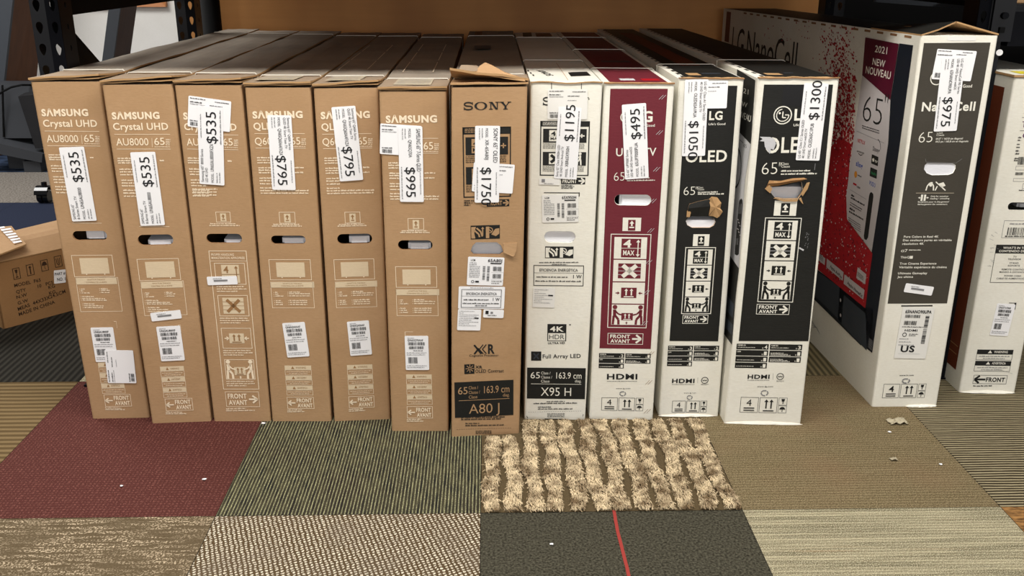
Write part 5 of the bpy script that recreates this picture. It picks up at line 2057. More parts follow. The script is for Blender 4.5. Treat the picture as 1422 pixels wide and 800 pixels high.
# 10: black fronted with the torn hand hole
zX = zq(920, 240, 3.333)
c10 = Carton('white television carton with narrow black front panel, torn brown hand hole and $1050 tag', *CC[9], 'white', 'white', -0.5, -0.9, L=1.72, hole=polyhole([(952.5, 307), (955.5, 302.5), (961, 300.5), (985, 300.5), (991, 303), (993.5, 308), (991, 313), (985.5, 316.2), (961, 316.2), (954.5, 312.5)]), hole_mat='edge')
F = c10.F
F.polyh([(953.5, 119), (1024, 119), (997.2, 474), (929.6, 473.6)], c10.holeloop, 'panel', 1)
F.text('LG', (984.5, 166.3), (1003, 166), 34 / 2.963, 'white', 3, 0.03)
F.text("Life's Good", (984, 173.8), (1007, 173.4), 9 / 2.963, 'white', 3, 0.01)
F.text('OLED', z9(390, 430), z9(560, 427), 46 / 2.963, 'white', 3, 0.02)
F.text('65', zX(97, 104), zX(150, 102), 40 / 3.333, 'white', 3, -0.016)
F.text('"', zX(152, 104), zX(160, 104), 40 / 3.333, 'white', 3, -0.01)
F.text('Class', zX(163, 72), zX(188, 71), 8 / 3.333, 'white', 3)
F.text('Classe', zX(163, 81), zX(192, 80), 8 / 3.333, 'white', 3)
F.micro(zX(163, 92), zX(255, 91), 1.8, 'white', 3)
F.micro(zX(163, 101), zX(283, 100), 1.9, 'white', 3)
handling(F, (zX(143, 284), zX(214, 339)), (zX(106, 344), zX(224, 653)), (zX(94, 657), zX(209, 698)), 'panel')
ports(F, z9c(785, 67), z9c(1243, 262), [('HDMI IN', '3', 1), ('LAN', '1', 0), ('', '1', 1), ('', '1', 1)], [('USB IN', '2', 1), ('', '1', 3), ('', '1', 3)], 4)
foot_marks(F, (z9c(825, 577), z9c(1138, 684)), (z9c(930, 508), z9c(1042, 508)), 9 / 6.665, (z9c(956, 520), z9c(1012, 565)), (z9c(820, 411), z9c(1028, 411)), 37 / 6.665, (z9c(1092, 362), z9c(1156, 412)))
top_band(c10, 0.14, 0.98, 0.012, c10.L - 0.01, 'panel')
slots(c10, 26, 0.085, 0.13, 0.03, c10.L - 0.05)
top_band(c10, 0.24, 0.44, 0.07, 0.12, 'edge', 0.0008)
top_band(c10, 0.5, 0.8, 0.1, 0.12, 'slate', 0.0008)
top_band(c10, 0.4, 0.75, 0.3, 1.5, 'brownside', 0.0006)  # brown reflection painted onto the black top as a flat band
c10.done()
c10.foam((949, 303), (997, 320), 0.008)
lid_edge(c10, True, 12, 0.002)
c10.strap((c10.T.P((1000, 91)).y,), dz=0.004, wd=0.006)
mb = MB()                                          # torn board folded up from the hole, and the bare dark ply behind it
f = lambda p, dd: c10.F.O + c10.F.U * c10.F.P(p).x + c10.F.V * c10.F.P(p).y + c10.F.N * dd
mb.slab([[f((954, 300), .001), f((970, 299.5), .001), f((984, 300), .001)], [f((955, 289), .005), f((970, 287), .006), f((985, 286), .005)], [f((957, 283), .003), f((971, 279), .003), f((986, 276), .003)]], 0.0015, 'panel', 'edge', nrm=-c10.F.N)
mb.build('torn_flap', c10.root)
mb = MB()
pts = [(984, 299), (986, 286), (984, 277), (988, 273), (996, 274), (1001, 281), (1000, 289), (1003, 293), (999, 300), (995, 302), (990, 300)]
ctr = (993, 287)
for i in range(len(pts)):
    a_, b_ = pts[i], pts[(i + 1) % len(pts)]
    mb.face([f(a_, .0025 + .004 * (i % 2)), f(b_, .0025 + .004 * ((i + 1) % 2)), f(ctr, .007)], 'edge')
    mb.face([f(a_, .0025 + .004 * (i % 2)), f(b_, .0025 + .004 * ((i + 1) % 2)), f(b_, 0.0006), f(a_, 0.0006)][::-1], 'edge')
mb.build('torn_board', c10.root)
mb = MB()
mb.face([f(p_, .0035) for p_ in ((953, 301), (953.5, 293), (957, 288), (959, 295), (957.5, 301))], 'edge')
mb.build('torn_board', c10.root)
crushed_foot(c10, -0.02, 0.96, 0.006, 0.007)
shipping(c10.F, c10.root, [(955, 111.5), (1011, 113), (1010, 150.2), (952, 151)], 0)
price_tag(c10.F, c10.root, [(951, 110.6), (983.7, 112.7), (978.6, 217.7), (946.6, 217.7)], 'down', '$1050', 'LG 65" Class A1 Series OLED', '4K UHD Smart webOS TV', 'OLED65A1PUA')

# 11: wide black fronted
zY = zq(1000, 80, 3.478)
zYb = zq(1060, 270, 8.0)
zYc = zq(1040, 360, 8.0)
zYd = zq(1010, 460, 5.714)
c11 = Carton('white television carton with wide black front panel, peeled lettering and $1300 tag', *CC[10], 'white', 'white', -1.0, -1.8, L=1.72, hole=polyhole([(1065.5, 262), (1068, 257.5), (1073, 260), (1085, 259), (1100, 255.5), (1113, 253), (1114, 260), (1116, 266), (1111, 272), (1108, 276), (1090, 276.5), (1076, 274.5), (1071, 268)]), hole_mat='edge')
F = c11.F
F.polyh([(1061, 117.4), (1156.7, 117.4), (1122.5, 473.8), (1025.7, 473.6)], c11.holeloop, 'panel', 1)
M['gloss_panel'] = flat('taped_black_panel', (26, 26, 27), 0.3)
F.poly([zY(305, 132), zY(405, 130), zY(395, 234), zY(298, 236)], 'gloss_panel', 2)
s = F.sub(zY(261, 236), zY(343, 320))
s.ring(0.5, 0.5, 0.47, 0.06, 'white', 3)
s.ring(0.5, 0.5, 0.33, 0.05, 'white', 3, 100, 360)
s.stroke([(0.5, 0.72), (0.5, 0.36), (0.68, 0.36)], 0.06, 'white', 3)
s.stroke([(0.62, 0.52), (0.84, 0.52)], 0.05, 'white', 3)
s.disk(0.33, 0.62, 0.06, 'white', 3)
F.text('LG', zY(357, 302), zY(445, 300), 52 / 3.478, 'white', 3, 0.03)
F.text("Life's Good", zY(354, 331), zY(442, 329), 12 / 3.478, 'white', 3, 0.01)
F.text('OLED', zY(216, 460), zY(445, 455), 72 / 3.478, 'white', 3, 0.02)
F.poly([zY(190, 382), zY(240, 383), zY(262, 392), zY(270, 415), zY(258, 445), zY(245, 440), zY(240, 465), zY(228, 448), zY(215, 430), zY(213, 405), zY(190, 403), zY(205, 393)], 'greywhite', 4)
F.text('65', zY(200, 565), zY(275, 562), 58 / 3.478, 'white', 3, -0.016)
F.text('"', zY(280, 565), zY(290, 565), 58 / 3.478, 'white', 3, -0.01)
F.text('Class', zY(295, 518), zY(330, 517), 11 / 3.478, 'white', 3)
F.text('Classe', zY(295, 531), zY(336, 530), 11 / 3.478, 'white', 3)
F.micro(zY(294, 551), zY(435, 549), 2.3, 'white', 3)
F.micro(zY(293, 566), zY(466, 563), 2.4, 'white', 3)
handling(F, (zYb(128, 68), zYb(360, 238)), ((1062.5, 302), (1101, 420)), ((1051, 422), (1095.3, 437)), 'panel')
F.line((1116, 347.5), (1109.5, 344), 0.004, 'greywhite', 3)
for k in range(16):
    x, y = 1117 + 6 * random.random(), 323 + 22 * random.random()
    F.line((x, y), (x + 1.2, y - 1.5), 0.001, 'greyink', 3)
F.line((1132, 227), (1131, 236), 0.0012, 'greyink', 3)
ports(F, zYd(75, 98), zYd(574, 305), [('HDMI IN', '4', 1), ('LAN', '1', 0), ('', '1', 1), ('', '1', 1)], [('USB IN', '3', 1), ('', '1', 3), ('', '1', 3)], 4)
foot_marks(F, (zYd(108, 522), zYd(465, 650)), (zYd(236, 443), zYd(362, 443)), 10 / 5.714, (zYd(264, 460), zYd(326, 512)), (zYd(160, 376), zYd(334, 376)), 31 / 5.714, (zYd(393, 333), zYd(446, 384)))
top_band(c11, 0.15, 1.0, 0.012, c11.L - 0.01, 'panel')
slots(c11, 24, 0.09, 0.13, 0.03, c11.L - 0.05)
top_band(c11, 0.22, 0.42, 0.07, 0.11, 'edge', 0.0008)
top_band(c11, 0.5, 0.62, 0.11, 0.125, 'slate', 0.0008)
# its left flank
S = Face(c11.mb, c11.rb0, c11.b0 - c11.rb0, c11.t0 - c11.b0)
S.base = 0.0004
zs = zq(1000, 90, 5.0)
zs2 = zq(990, 250, 5.0)
zs3 = zq(980, 400, 4.0)
S.poly([zs(120, 30), zs(246, 108), zs(215, 552), zs(100, 430)], 'panel', 1)
S.text('2021', zs(120, 180), zs(198, 207), 34 / 5, 'white', 2, 0.0)
S.text('NEW', zs(110, 270), zs(190, 300), 34 / 5, 'white', 2, 0.0)
S.text('NOUVEAU', zs(95, 345), zs(214, 398), 44 / 5, 'white', 2, 0.0)
S.poly([zs(100, 432), zs(215, 554), zs2(225, 0), zs2(182, 612), zs2(110, 510), zs(90, 700)], 'greywhite', 1)
q = S.sub(zs(70, 640), zs(150, 790))
q.ring(0.5, 0.5, 0.42, 0.05, 'black', 2)
S.line(zs(140, 520), zs(165, 545), 0.0016, 'black', 2)
S.text('65', zs(165, 570), zs(186, 580), 5, 'black', 2)
pts = [zs2(200, 128), zs2(208, 140), zs2(210, 165), zs2(182, 515), zs2(170, 525), zs2(155, 515), zs2(156, 480), zs2(182, 165), zs2(188, 140)]
S.poly(pts, 'black', 2)
for k in range(3):
    S.line(zs2(185 + 8 * k, 165), zs2(182 + 8 * k, 235), 0.0016, 'greywhite', 3)
    S.line(zs2(164 + 7 * k, 405), zs2(162 + 7 * k, 450), 0.0016, 'greywhite', 3)
for k in range(6):
    S.line(zs2(170 + (k % 3) * 9, 270 + 22 * k), zs2(182 + (k % 3) * 6, 278 + 22 * k), 0.003, 'silver', 3)
S.poly([zs2(110, 510), zs2(182, 614), zs2(160, 800), zs3(146, 315), zs3(100, 250), zs3(110, 100)], 'panel', 1)
S.poly([zs3(122, 40), zs3(160, 92), zs3(152, 168), zs3(122, 130)], 'slate', 2)
S.poly([zs3(114, 160), zs3(153, 205), zs3(147, 262), zs3(112, 220)], 'slate', 2)
c11.done()
c11.foam((1062, 258), (1119, 280), 0.022)
lid_edge(c11, True, 14, 0.003)
c11.strap((c11.T.P((1060, 85)).y,), dz=0.004, wd=0.007)
f = lambda p, dd: c11.F.O + c11.F.U * c11.F.P(p).x + c11.F.V * c11.F.P(p).y + c11.F.N * dd
mb = MB()                                          # raw torn fibres round the hole
mb.slab([[f((1064, 260), .001), f((1080, 258), .001), f((1098, 254), .001), f((1114, 251), .001)], [f((1066, 254), .006), f((1082, 253), .008), f((1098, 250), .008), f((1120, 248), .006)], [f((1068, 250.5), .003), f((1084, 251), .003), f((1100, 247.5), .003), f((1116, 246.5), .003)]], 0.0015, 'kraft2', 'edge', nrm=-c11.F.N)
mb.build('torn_board', c11.root)
for q in ([(1062, 262), (1068, 256), (1072, 262), (1069, 268)], [(1112, 268), (1120, 254), (1124, 253), (1121, 262), (1114, 272)], [(1074, 275), (1090, 277), (1108, 276.5), (1106, 279.5), (1088, 279.5)], [(1109, 276), (1112, 274), (1115, 283), (1113.5, 282)]):
    mb = MB()
    mb.face([f(p_, .004) for p_ in q], 'edge')
    for a_, b_ in zip(q, q[1:] + q[:1]):
        mb.face([f(a_, .004), f(b_, .004), f(b_, .0006), f(a_, .0006)][::-1], 'edge')
    mb.build('torn_board', c11.root)
crushed_foot(c11, -0.02, 1.03, 0.005, 0.009)
price_tag(c11.F, c11.root, [(1117.3, 114.5), (1150.4, 116.2), (1137.4, 222.9), (1104.1, 221.7)], 'up', '$1300', 'LG 65" Class C1 Series OLED', '4K UHD Smart webOS TV', 'OLED65C1PUB')

# 12: the tall carton at the right, its big printed flank in view
zN = zq(1230, 30, 4.708)
zN2 = zq(1080, 200, 4.158)
zN3 = zq(1080, 392, 4.158)
zN4 = zq(1000, 0, 5.688)
zN5 = zq(1130, 160, 5.715)
zN6 = zq(1110, 290, 5.0)
zN7 = zq(1000, 0, 3.37)
c12 = Carton('tall white television carton with $975 tag and red speckled screen picture on its side', *CC[11], 'white', 'white', -2.3, -1.6, L=1.8, hole=polyhole([zN2(845, 145), zN2(850, 122), zN2(862, 110), zN2(1010, 112), zN2(1026, 120), zN2(1026, 140), zN2(1012, 168), zN2(985, 178), zN2(890, 180), zN2(860, 168)]), hole_mat='white', hrear=1.01)
F = c12.F
F.polyh([(1283, 59.7), (1375.5, 59), (1315, 421.3), (1232.5, 421.7)], c12.holeloop, 'gpanel', 1)
F.poly([zN(405, 97), zN(592, 97), zN(588, 125), zN(403, 125)], 'paper2', 2)
F.text("Life's Good", zN(440, 432), zN(562, 430), 20 / 4.708, 'white', 3, 0.015)
s = F.sub(zN(296, 330), zN(372, 410))
s.ring(0.5, 0.5, 0.47, 0.07, 'white', 3)
F.text('NanoCell', zN(232, 585), zN(580, 581), 57 / 4.708, 'white', 3, 0.025)
F.text('65', zN(212, 792), zN(302, 788), 70 / 4.708, 'white', 3, -0.016)
F.text('Class', zN(332, 733), zN(372, 731), 12 / 4.708, 'white', 3)
F.text('Classe', zN(330, 748), zN(380, 746), 13 / 4.708, 'white', 3)
F.text('64.5" / 163.8 cm diagonal', zN(326, 772), zN(502, 769), 12 / 4.708, 'white', 3, 0.012)
F.text('64,5 po / 163,8 cm en diagonale', zN(324, 790), zN(538, 787), 12 / 4.708, 'white', 3, 0.012)
F.line(zN2(852, 85), zN2(856, 102), 0.0007, 'greyink', 2)
F.line(zN2(856, 104), zN2(1030, 110), 0.0007, 'greyink', 2)
F.line(zN2(1028, 110), zN2(1064, 85), 0.0007, 'greyink', 2)
s = F.sub(zN2(855, 220), zN2(905, 268))
s.stroke([(0.12, 0), (0.2, 0.55), (0.42, 0.9)], 0.13, 'white', 2)
s.poly([(0.36, 0.6), (0.44, 1), (0.7, 1), (0.66, 0.5), (0.5, 0.45)], 'white', 2)
s.stroke([(0.88, 0), (0.82, 0.55), (0.66, 0.8)], 0.13, 'white', 2)
s = F.sub(zN2(912, 218), zN2(968, 268))
s.stroke([(0.0, 1), (1, 0)], 0.1, 'white', 2)
s.poly([(0.3, 0.8), (0.7, 0.95), (0.95, 0.55), (0.6, 0.35)], 'white', 2)
s.stroke([(0.05, 0), (0.2, 0.5)], 0.1, 'white', 2)
F.line(zN2(797, 283), zN2(1017, 283), 0.0009, 'tape', 2)
s = F.sub(zN2(828, 292), zN2(852, 328))
s.rect(0, 0, 1, 1, 'white', 2)
s.rect(0.4, 0, 0.6, 1, 'gpanel', 3)
s = F.sub(zN2(812, 300), zN2(870, 320))
s.arrow(0, 0.5, 0.24, 0.5, 0.14, 0.06, 'white', 2)
s.arrow(1, 0.5, 0.76, 0.5, 0.14, 0.06, 'white', 2)
for st, x0, x1, y in (('Only for container', 882, 985, 306), ('loading / unloading', 880, 990, 319), ('Seulement pour le chargement/', 808, 988, 338), ('d\u00e9chargement des conteneurs', 806, 978, 352)):
    F.text(st, zN2(x0, y), zN2(x1, y - 1), 8.5 / 4.158, 'white', 2, 0.012)
for st, x0, x1, y in (('Pure Colors in Real 4K', 727, 927, 541), ('Des couleurs pures en v\u00e9ritable', 722, 1003, 561), ('r\u00e9solution 4K', 718, 842, 582), ('ThinQ', 708, 760, 660), ('True Cinema Experience', 703, 915, 696), ('V\u00e9ritable exp\u00e9rience du cin\u00e9ma', 699, 975, 717), ('Ultimate Gameplay', 693, 862, 752), ('Jeu ultime', 690, 780, 773)):
    F.text(st, zN2(x0, y), zN2(x1, y - 1), 12 / 4.158, 'white', 2, 0.018)
F.text('\u03b17', zN2(711, 624), zN2(748, 623), 16 / 4.158, 'white', 2, 0.01)
F.micro(zN2(757, 615), zN2(825, 614), 1.4, 'white')
F.rect(zN2(763, 646), zN2(778, 662), 'white', 2)
F.rect(zN3(713, 133), zN3(893, 139), 'black')
F.rect((1299, 565), (1299, 565), 'black') if False else None
foot_b = (zN3(613, 588), zN3(846, 666))
def _marks12():
    F.text('www.lg.com', zN3(702, 541), zN3(784, 540), 8 / 4.158, 'black', 2, 0.02)
    s = F.sub(zN3(716, 552), zN3(764, 582))
    for k in range(3):
        a0 = 90 + 120 * k
        s.stroke([(0.5 + 0.42 * math.cos(math.radians(a0 + d_)), 0.42 + 0.42 * math.sin(math.radians(a0 + d_))) for d_ in (-28, 28, 75)], 0.14, 'greyink', 2)
    s = F.sub(*foot_b)
    c = s.cell(0, 0, 0.385, 1)
    c.frame(0.0011, 'black')
    c.text('4', 0.34, 0.66, 0.44, 0.42, 'black', 2, 0.01)
    c.rect(0.2, 0.26, 0.8, 0.33, 'black', 2)
    c.rect(0.2, 0.11, 0.8, 0.18, 'black', 2)
    c = s.cell(0.41, 0, 0.795, 1)
    c.frame(0.0011, 'black')
    for x in (0.38, 0.66):
        c.arrow(x, 0.28, x, 0.88, 0.16, 0.075, 'black', 2)
    c.rect(0.22, 0.1, 0.82, 0.17, 'black', 2)
    c = s.cell(0.82, 0.51, 1, 1)
    c.frame(0.0009, 'black')
    c.poly([(0.3, 0.85), (0.72, 0.85), (0.66, 0.5), (0.36, 0.5)], 'black', 2)
    c.stroke([(0.51, 0.5), (0.51, 0.18)], 0.1, 'black', 2)
    c = s.cell(0.82, 0, 1, 0.49)
    c.frame(0.0009, 'black')
    c.poly([(0.15, 0.48)] + [(0.5 - 0.35 * math.cos(t), 0.48 + 0.35 * math.sin(t)) for t in [math.pi * i / 6 for i in range(1, 6)]] + [(0.85, 0.48)], 'black', 2)
    c.stroke([(0.5, 0.48), (0.5, 0.15)], 0.08, 'black', 2)
_marks12()
# flank
S = Face(c12.mb, c12.rb0, c12.b0 - c12.rb0, c12.t0 - c12.b0)
S.base = 0.0004
Tm = lambda *a, **k: S.text(*a, **k)
S.poly([zN4(90, 150), zN4(60, 92), zN4(86, 95), zN4(70, 350), zN4(38, 330), zN4(52, 92)], 'darkmaroon', 1) if False else None
S.poly([zN4(54, 90), zN4(88, 96), zN4(70, 335), zN4(36, 325)], 'darkmaroon', 1)
ut = S.P((1040, 42)).y
uN0, uN1 = S.P((1038, 60)).x, S.P((1107.5, 75)).x
capN = (uN1 - uN0) / 4.9
uG0, uG1, uL0, uL1 = S.P((1024.5, 55)).x, S.P((1033.5, 58)).x, S.P((1017.5, 52)).x, S.P((1022.5, 53)).x
for st, a_, b_ in (('NanoCell', uN0, uN1), ('G', uG0, uG1), ('L', uL0, uL1)):
    S.textuv(st, Vector((a_, ut - capN)), Vector((b_, ut - capN)), capN, 'black', 2, 0.0)
# grey ground, screen picture with its bezel, lower stand boxes
S.poly([zN7(905, 212), zN7(840, 203), zN7(800, 465), (1234, 200), (1211, 349), (1196, 452), (1196, 478), (1211.5, 490), (1224, 400), (1236, 300), (1250, 200)], 'navy', 1)
S.poly([(1129, 370), (1204, 428), (1196, 480), (1124, 409)], 'navy', 1)
S.poly([(1129, 370), (1129, 409), (1211, 490), (1213, 430), (1204, 425)], 'navy', 1)
S.poly([zN6(125, 432), zN6(282, 545), zN6(270, 765), zN6(105, 600)], 'slate', 2)
S.poly([zN6(312, 598), zN6(460, 725), zN6(465, 770), zN6(470, 985), zN6(295, 800)], 'slate', 2)
for k in range(2):
    q = S.sub(zN6(283, 628 + 105 * k), zN6(295, 640 + 105 * k))
    q.disk(0.5, 0.5, 0.4, 'silver', 3)
# red speckled picture: solid sheet below, flakes thinning out above
S.poly([(1182, 200), (1181, 215), (1176, 290), (1177, 305), (1212, 352), (1202, 428), (1136, 374), (1142, 300), (1148, 250), (1154, 205), (1166, 190)], 'redpic', 2)
rr = random.Random(11)
def flake(x, y, sz, mat, layer):
    a = rr.uniform(0, 6.28)
    pts = []
    for k in range(rr.choice((4, 5))):
        an = a + k * 6.28 / 5 + rr.uniform(-0.3, 0.3)
        rad = sz * rr.uniform(0.55, 1.1)
        pts.append((x + rad * math.cos(an) * 0.55, y + rad * math.sin(an) + rad * math.cos(an) * 0.2))
    try:
        S.poly(pts, mat, layer)
    except Exception:
        pass
for k in range(1500):
    t = rr.random() ** 0.6
    y = 30 + t * 190
    cx = 1163 + t * 6
    x = rr.gauss(cx, 13 + 3 * t)
    if x < 1112 + t * 20 or x > 1193 - 8 * t or y < 22 + (x - 1060) * 0.13:
        continue
    flake(x, y, rr.uniform(1.2, 2.6), rr.choice(('red', 'redpic', 'redpic')), 3)
for k in range(26):
    flake(rr.uniform(1062, 1130), rr.uniform(22, 60) + 4, rr.uniform(1.0, 1.8), 'redpic', 3)
for k in range(520):
    y = rr.uniform(120, 415)
    x = rr.uniform(1138, 1210)
    xl = 1168 - (y - 112) * 0.125
    xr_ = 1189 - (y - 112) * 0.07 if y < 300 else 1176 + (y - 300) * 0.72
    yb = 374 + (x - 1136) * 0.8
    if x < xl + 1 or x > min(xr_, 1211 - (y - 352) * 0.13) - 1 or y > yb - 3:
        continue
    flake(x, y, rr.uniform(0.8, 2.4) * (1.2 if y < 200 else 0.8), rr.choice(('silver', 'red', 'darkmaroon', 'silver', 'darkmaroon')), 4)
for k in range(1300):
    y = rr.uniform(105, 420)
    x = rr.uniform(1136, 1211)
    xl = 1168 - (y - 112) * 0.125
    xr_ = 1190 - (y - 112) * 0.07 if y < 300 else 1176 + (y - 300) * 0.72
    if x < xl or x > min(xr_, 1211 - (y - 352) * 0.13) - 1 or y > 371 + (x - 1136) * 0.8:
        continue
    if y < 215:
        flake(x, y, rr.uniform(1.4, 3.4), rr.choice(('redpic', 'redpic', 'red')), 3)
    else:
        flake(x, y, rr.uniform(0.7, 1.9), rr.choice(('silver', 'red', 'darkmaroon', 'darkmaroon', 'darkred')), 4)
# pale information panel with the dark red flag
S.poly([zN7(668, 352), zN7(800, 467), (1234, 200), (1211.5, 349), (1177, 304), (1176, 272), (1185, 200), (1192, 150)], 'silver', 5)
S.poly([zN7(683, 175), zN7(840, 205), zN7(800, 468), zN7(668, 352)], 'darkmaroon', 6)
S.text('2021', zN7(727, 243), zN7(784, 254), 32 / 3.37, 'white', 7, 0.01)
S.text('NEW', zN7(716, 302), zN7(774, 316), 32 / 3.37, 'white', 7, 0.01)
S.text('NOUVEAU', zN7(684, 342), zN7(800, 371), 34 / 3.37, 'white', 7, 0.01)
S.text('65', zN7(668, 565), zN7(756, 592), 128 / 3.37, 'black', 7, -0.02)
S.text('"', zN7(764, 565), zN7(780, 570), 128 / 3.37, 'black', 7, -0.012)
S.micro(zN7(668, 590), zN7(748, 615), 1.6, 'black', 7)
S.micro(zN7(668, 600), zN7(748, 626), 1.6, 'black', 7)
S.line(zN5(345, 125), zN5(565, 222), 0.001, 'greyink', 7)
S.text('NETFLIX', zN5(354, 213), zN5(412, 236), 30 / 5.715, 'red', 7, 0.01)
S.text('Disney+', zN5(474, 280), zN5(530, 300), 36 / 5.715, 'navy', 7, 0.0)
q = S.sub(zN5(478, 225), zN5(530, 300))
q.ring(0.5, 0.45, 0.55, 0.05, 'navy', 7, 5, 85)
S.text('amazon', zN5(348, 290), zN5(406, 310), 18 / 5.715, 'black', 7, 0.01)
S.pstroke([zN5(360, 302), zN5(376, 318), zN5(392, 314)], 0.0022, 'black', 7)
S.text('sling', zN5(340, 398), zN5(392, 424), 40 / 5.715, 'blue', 7, 0.02)
q = zN5
S.poly([q(468, 310), q(520, 332), q(515, 405), q(462, 382)], 'black', 7)
S.text('tv', q(492, 372), q(512, 380), 26 / 5.715, 'white', 8, 0.02)
S.poly([q(470, 348), q(478, 340), q(488, 346), q(487, 366), q(476, 370)], 'white', 8)
S.poly([q(457, 412), q(510, 435), q(505, 505), q(450, 482)], 'black', 7)
S.text('hulu', q(463, 465), q(500, 480), 24 / 5.715, 'green', 8, 0.01)
S.text('VUDU', q(444, 548), q(494, 575), 34 / 5.715, 'blue', 7, 0.01)
q2 = S.sub(q(328, 452), q(350, 488))
q2.disk(0.5, 0.5, 0.45, 'orange', 7)
S.micro(q(354, 478), q(384, 495), 2.0, 'slate', 7)
q2 = S.sub(q(320, 530), q(344, 565))
q2.rect(0, 0.15, 1, 0.85, 'red', 7)
S.text('tube', q(346, 572), q(374, 586), 20 / 5.715, 'black', 7, 0.01)
S.line(q(294, 590), q(424, 668), 0.0009, 'greyink', 7)
for (x0, y0, x1, y1, h) in ((302, 640, 326, 652, 3), (300, 660, 408, 722, 2.6), (296, 695, 390, 752, 1.4), (292, 712, 380, 765, 1.4), (290, 745, 330, 768, 3), (286, 770, 400, 835, 2.4)):
    S.micro(q(x0, y0), q(x1, y1), h, 'black', 7)
for k in range(4):
    S.micro(zN6(345, 62 + 15 * k), zN6(432, 118 + 15 * k), 1.2, 'slate', 7)
pts = [zN2(545, 277), zN2(556, 288), zN2(557, 305), zN2(526, 540), zN2(516, 555), zN2(504, 548), zN2(502, 530), zN2(532, 300), zN2(537, 283)]
S.poly(pts, 'black', 7)
# badges on the picture
for pp, tx in (([(195, 345), (312, 440), (305, 500), (192, 405)], 'Apple AirPlay'), ([(318, 455), (458, 565), (448, 630), (312, 520)], 'Apple HomeKit'), ([(132, 300), (185, 345), (180, 392), (128, 350)], ''), ([(410, 405), (470, 455), (462, 525), (400, 480)], '')):
    S.poly([zN6(*p) for p in pp], 'silver', 6)
    if tx:
        a_, b_ = pp[3], pp[2]
        S.text(tx, zN6(a_[0] + 26, a_[1] + 2), zN6(b_[0] - 6, b_[1] - 12), 24 / 5, 'black', 7, 0.015)
    else:
        for k in range(3):
            S.micro(zN6(pp[3][0] + 8, pp[3][1] - 18 + 2 - 12 * k), zN6(pp[2][0] - 12, pp[2][1] - 25 - 12 * k), 1.2, 'slate', 7)
S.barcode(zN3(530, 320), zN3(545, 395), 'greyink', 2, True)
for k in range(5):
    S.line(zN3(190 + 3 * k, 205 + 14 * k), zN3(245 - 4 * k, 300 - 10 * k), 0.0012, 'greyink', 1)
# creased corner strip and top
top_band(c12, 0.02, 1.0, 0.14, c12.L - 0.01, 'panel')
top_band(c12, 0.25, 0.5, 0.24, 0.33, 'tape', 0.0006)
top_band(c12, 0.3, 0.75, 0.36, 0.5, 'gpanel', 0.0006)
for i in range(18):
    y = 0.05 + 1.5 * i / 18
    A_ = c12.tpt(0, y, -0.004)
    B_ = c12.tpt(0, y + 0.04, -0.004)
    o = S.N * 0.0006
    c12.mb.face([A_ + o, B_ + o, B_ + o + Vector((0, 0, -0.006)), A_ + o + Vector((0, 0, -0.006))][::-1], 'edgedark')
c12.done()
c12.foam((1278, 221), (1332, 247), 0.006)
# the two lid flaps rise like a low roof at the front
mb = MB()
T_ = lambda a, y, z: c12.tpt(a, y, z)
mb.slab([[T_(0.0, 0.0, 0.003), T_(0.22, 0.004, 0.016), T_(0.45, 0.012, 0.034)], [T_(0.0, 0.12, 0.003), T_(0.22, 0.12, 0.012), T_(0.46, 0.13, 0.024)], [T_(0.0, 0.3, 0.003), T_(0.22, 0.32, 0.006), T_(0.47, 0.34, 0.008)]], 0.004, 'panel', 'edge')
mb.build('lid_flap', c12.root)
mb = MB()
mb.slab([[T_(0.47, 0.014, 0.034), T_(0.72, 0.006, 0.02), T_(1.0, 0.0, 0.005)], [T_(0.48, 0.13, 0.024), T_(0.72, 0.12, 0.015), T_(1.0, 0.12, 0.004)], [T_(0.49, 0.34, 0.008), T_(0.72, 0.33, 0.006), T_(1.0, 0.32, 0.003)]], 0.004, 'panel', 'edge')
mb.build('lid_flap', c12.root)
s = Sticker(c12.F, [zN(330, 182), zN(590, 188), zN(552, 390), zN(297, 375)], 'h', 0)
s.c.micro(0.03, 0.36, 0.93, 0.03, 'ink')
s.c.micro(0.65, 0.9, 0.92, 0.03, 'ink')
s.c.micro(0.03, 0.4, 0.8, 0.035, 'ink')
s.c.micro(0.5, 0.75, 0.84, 0.03, 'ink')
s.c.barcode(0.06, 0.06, 0.22, 0.22)
s.mb.build('shipping_label', c12.root)
price_tag(c12.F, c12.root, [(1307.7, 79.3), (1339.4, 81), (1328, 183.3), (1295.8, 183.3)], 'down', '$975', 'LG 65" NanoCell 90 Series', 'LED 4K UHD Smart webOS', '65NANO90UPA')
small_label(c12.F, c12.root, [(1256.8, 393.2), (1295.7, 398), (1293.3, 410.5), (1254.4, 405.2)])
s = Sticker(c12.F, [(1249.5, 425.7), (1295, 428), (1283, 497.8), (1241, 497)], mat='paper2', r=0.001)
c = s.c
c.text('65NANO90UPA', 0.1, 0.92, 0.89, 0.06, 'ink', 2, 0.03)
c.barcode(0.12, 0.8, 0.6, 0.86)
c.barcode(0.12, 0.66, 0.52, 0.74)
c.micro(0.08, 0.75, 0.615, 0.018, 'ink')
c.text('HDMI', 0.18, 0.58, 0.535, 0.04, 'ink', 2, 0.025)
c.ring(0.2, 0.47, 0.06, 0.02, 'ink', 2)
c.micro(0.34, 0.62, 0.475, 0.018, 'ink')
c.micro(0.34, 0.55, 0.445, 0.018, 'ink')
for k in range(3):
    c.micro(0.06, 0.35 + 0.1 * k, 0.38 - 0.06 * k, 0.015, 'greyink')
c.text('US', 0.16, 0.6, 0.13, 0.12, 'ink', 2, 0.03)
c.rect(0.1, 0.09, 0.8, 0.093, 'greyink', 2)
c.barcode(0.76, 0.3, 0.88, 0.86, 'ink', 2, True)
s.mb.build('barcode_label', c12.root)
crushed_foot(c12, 0.5, 1.0, 0.008, 0.006)

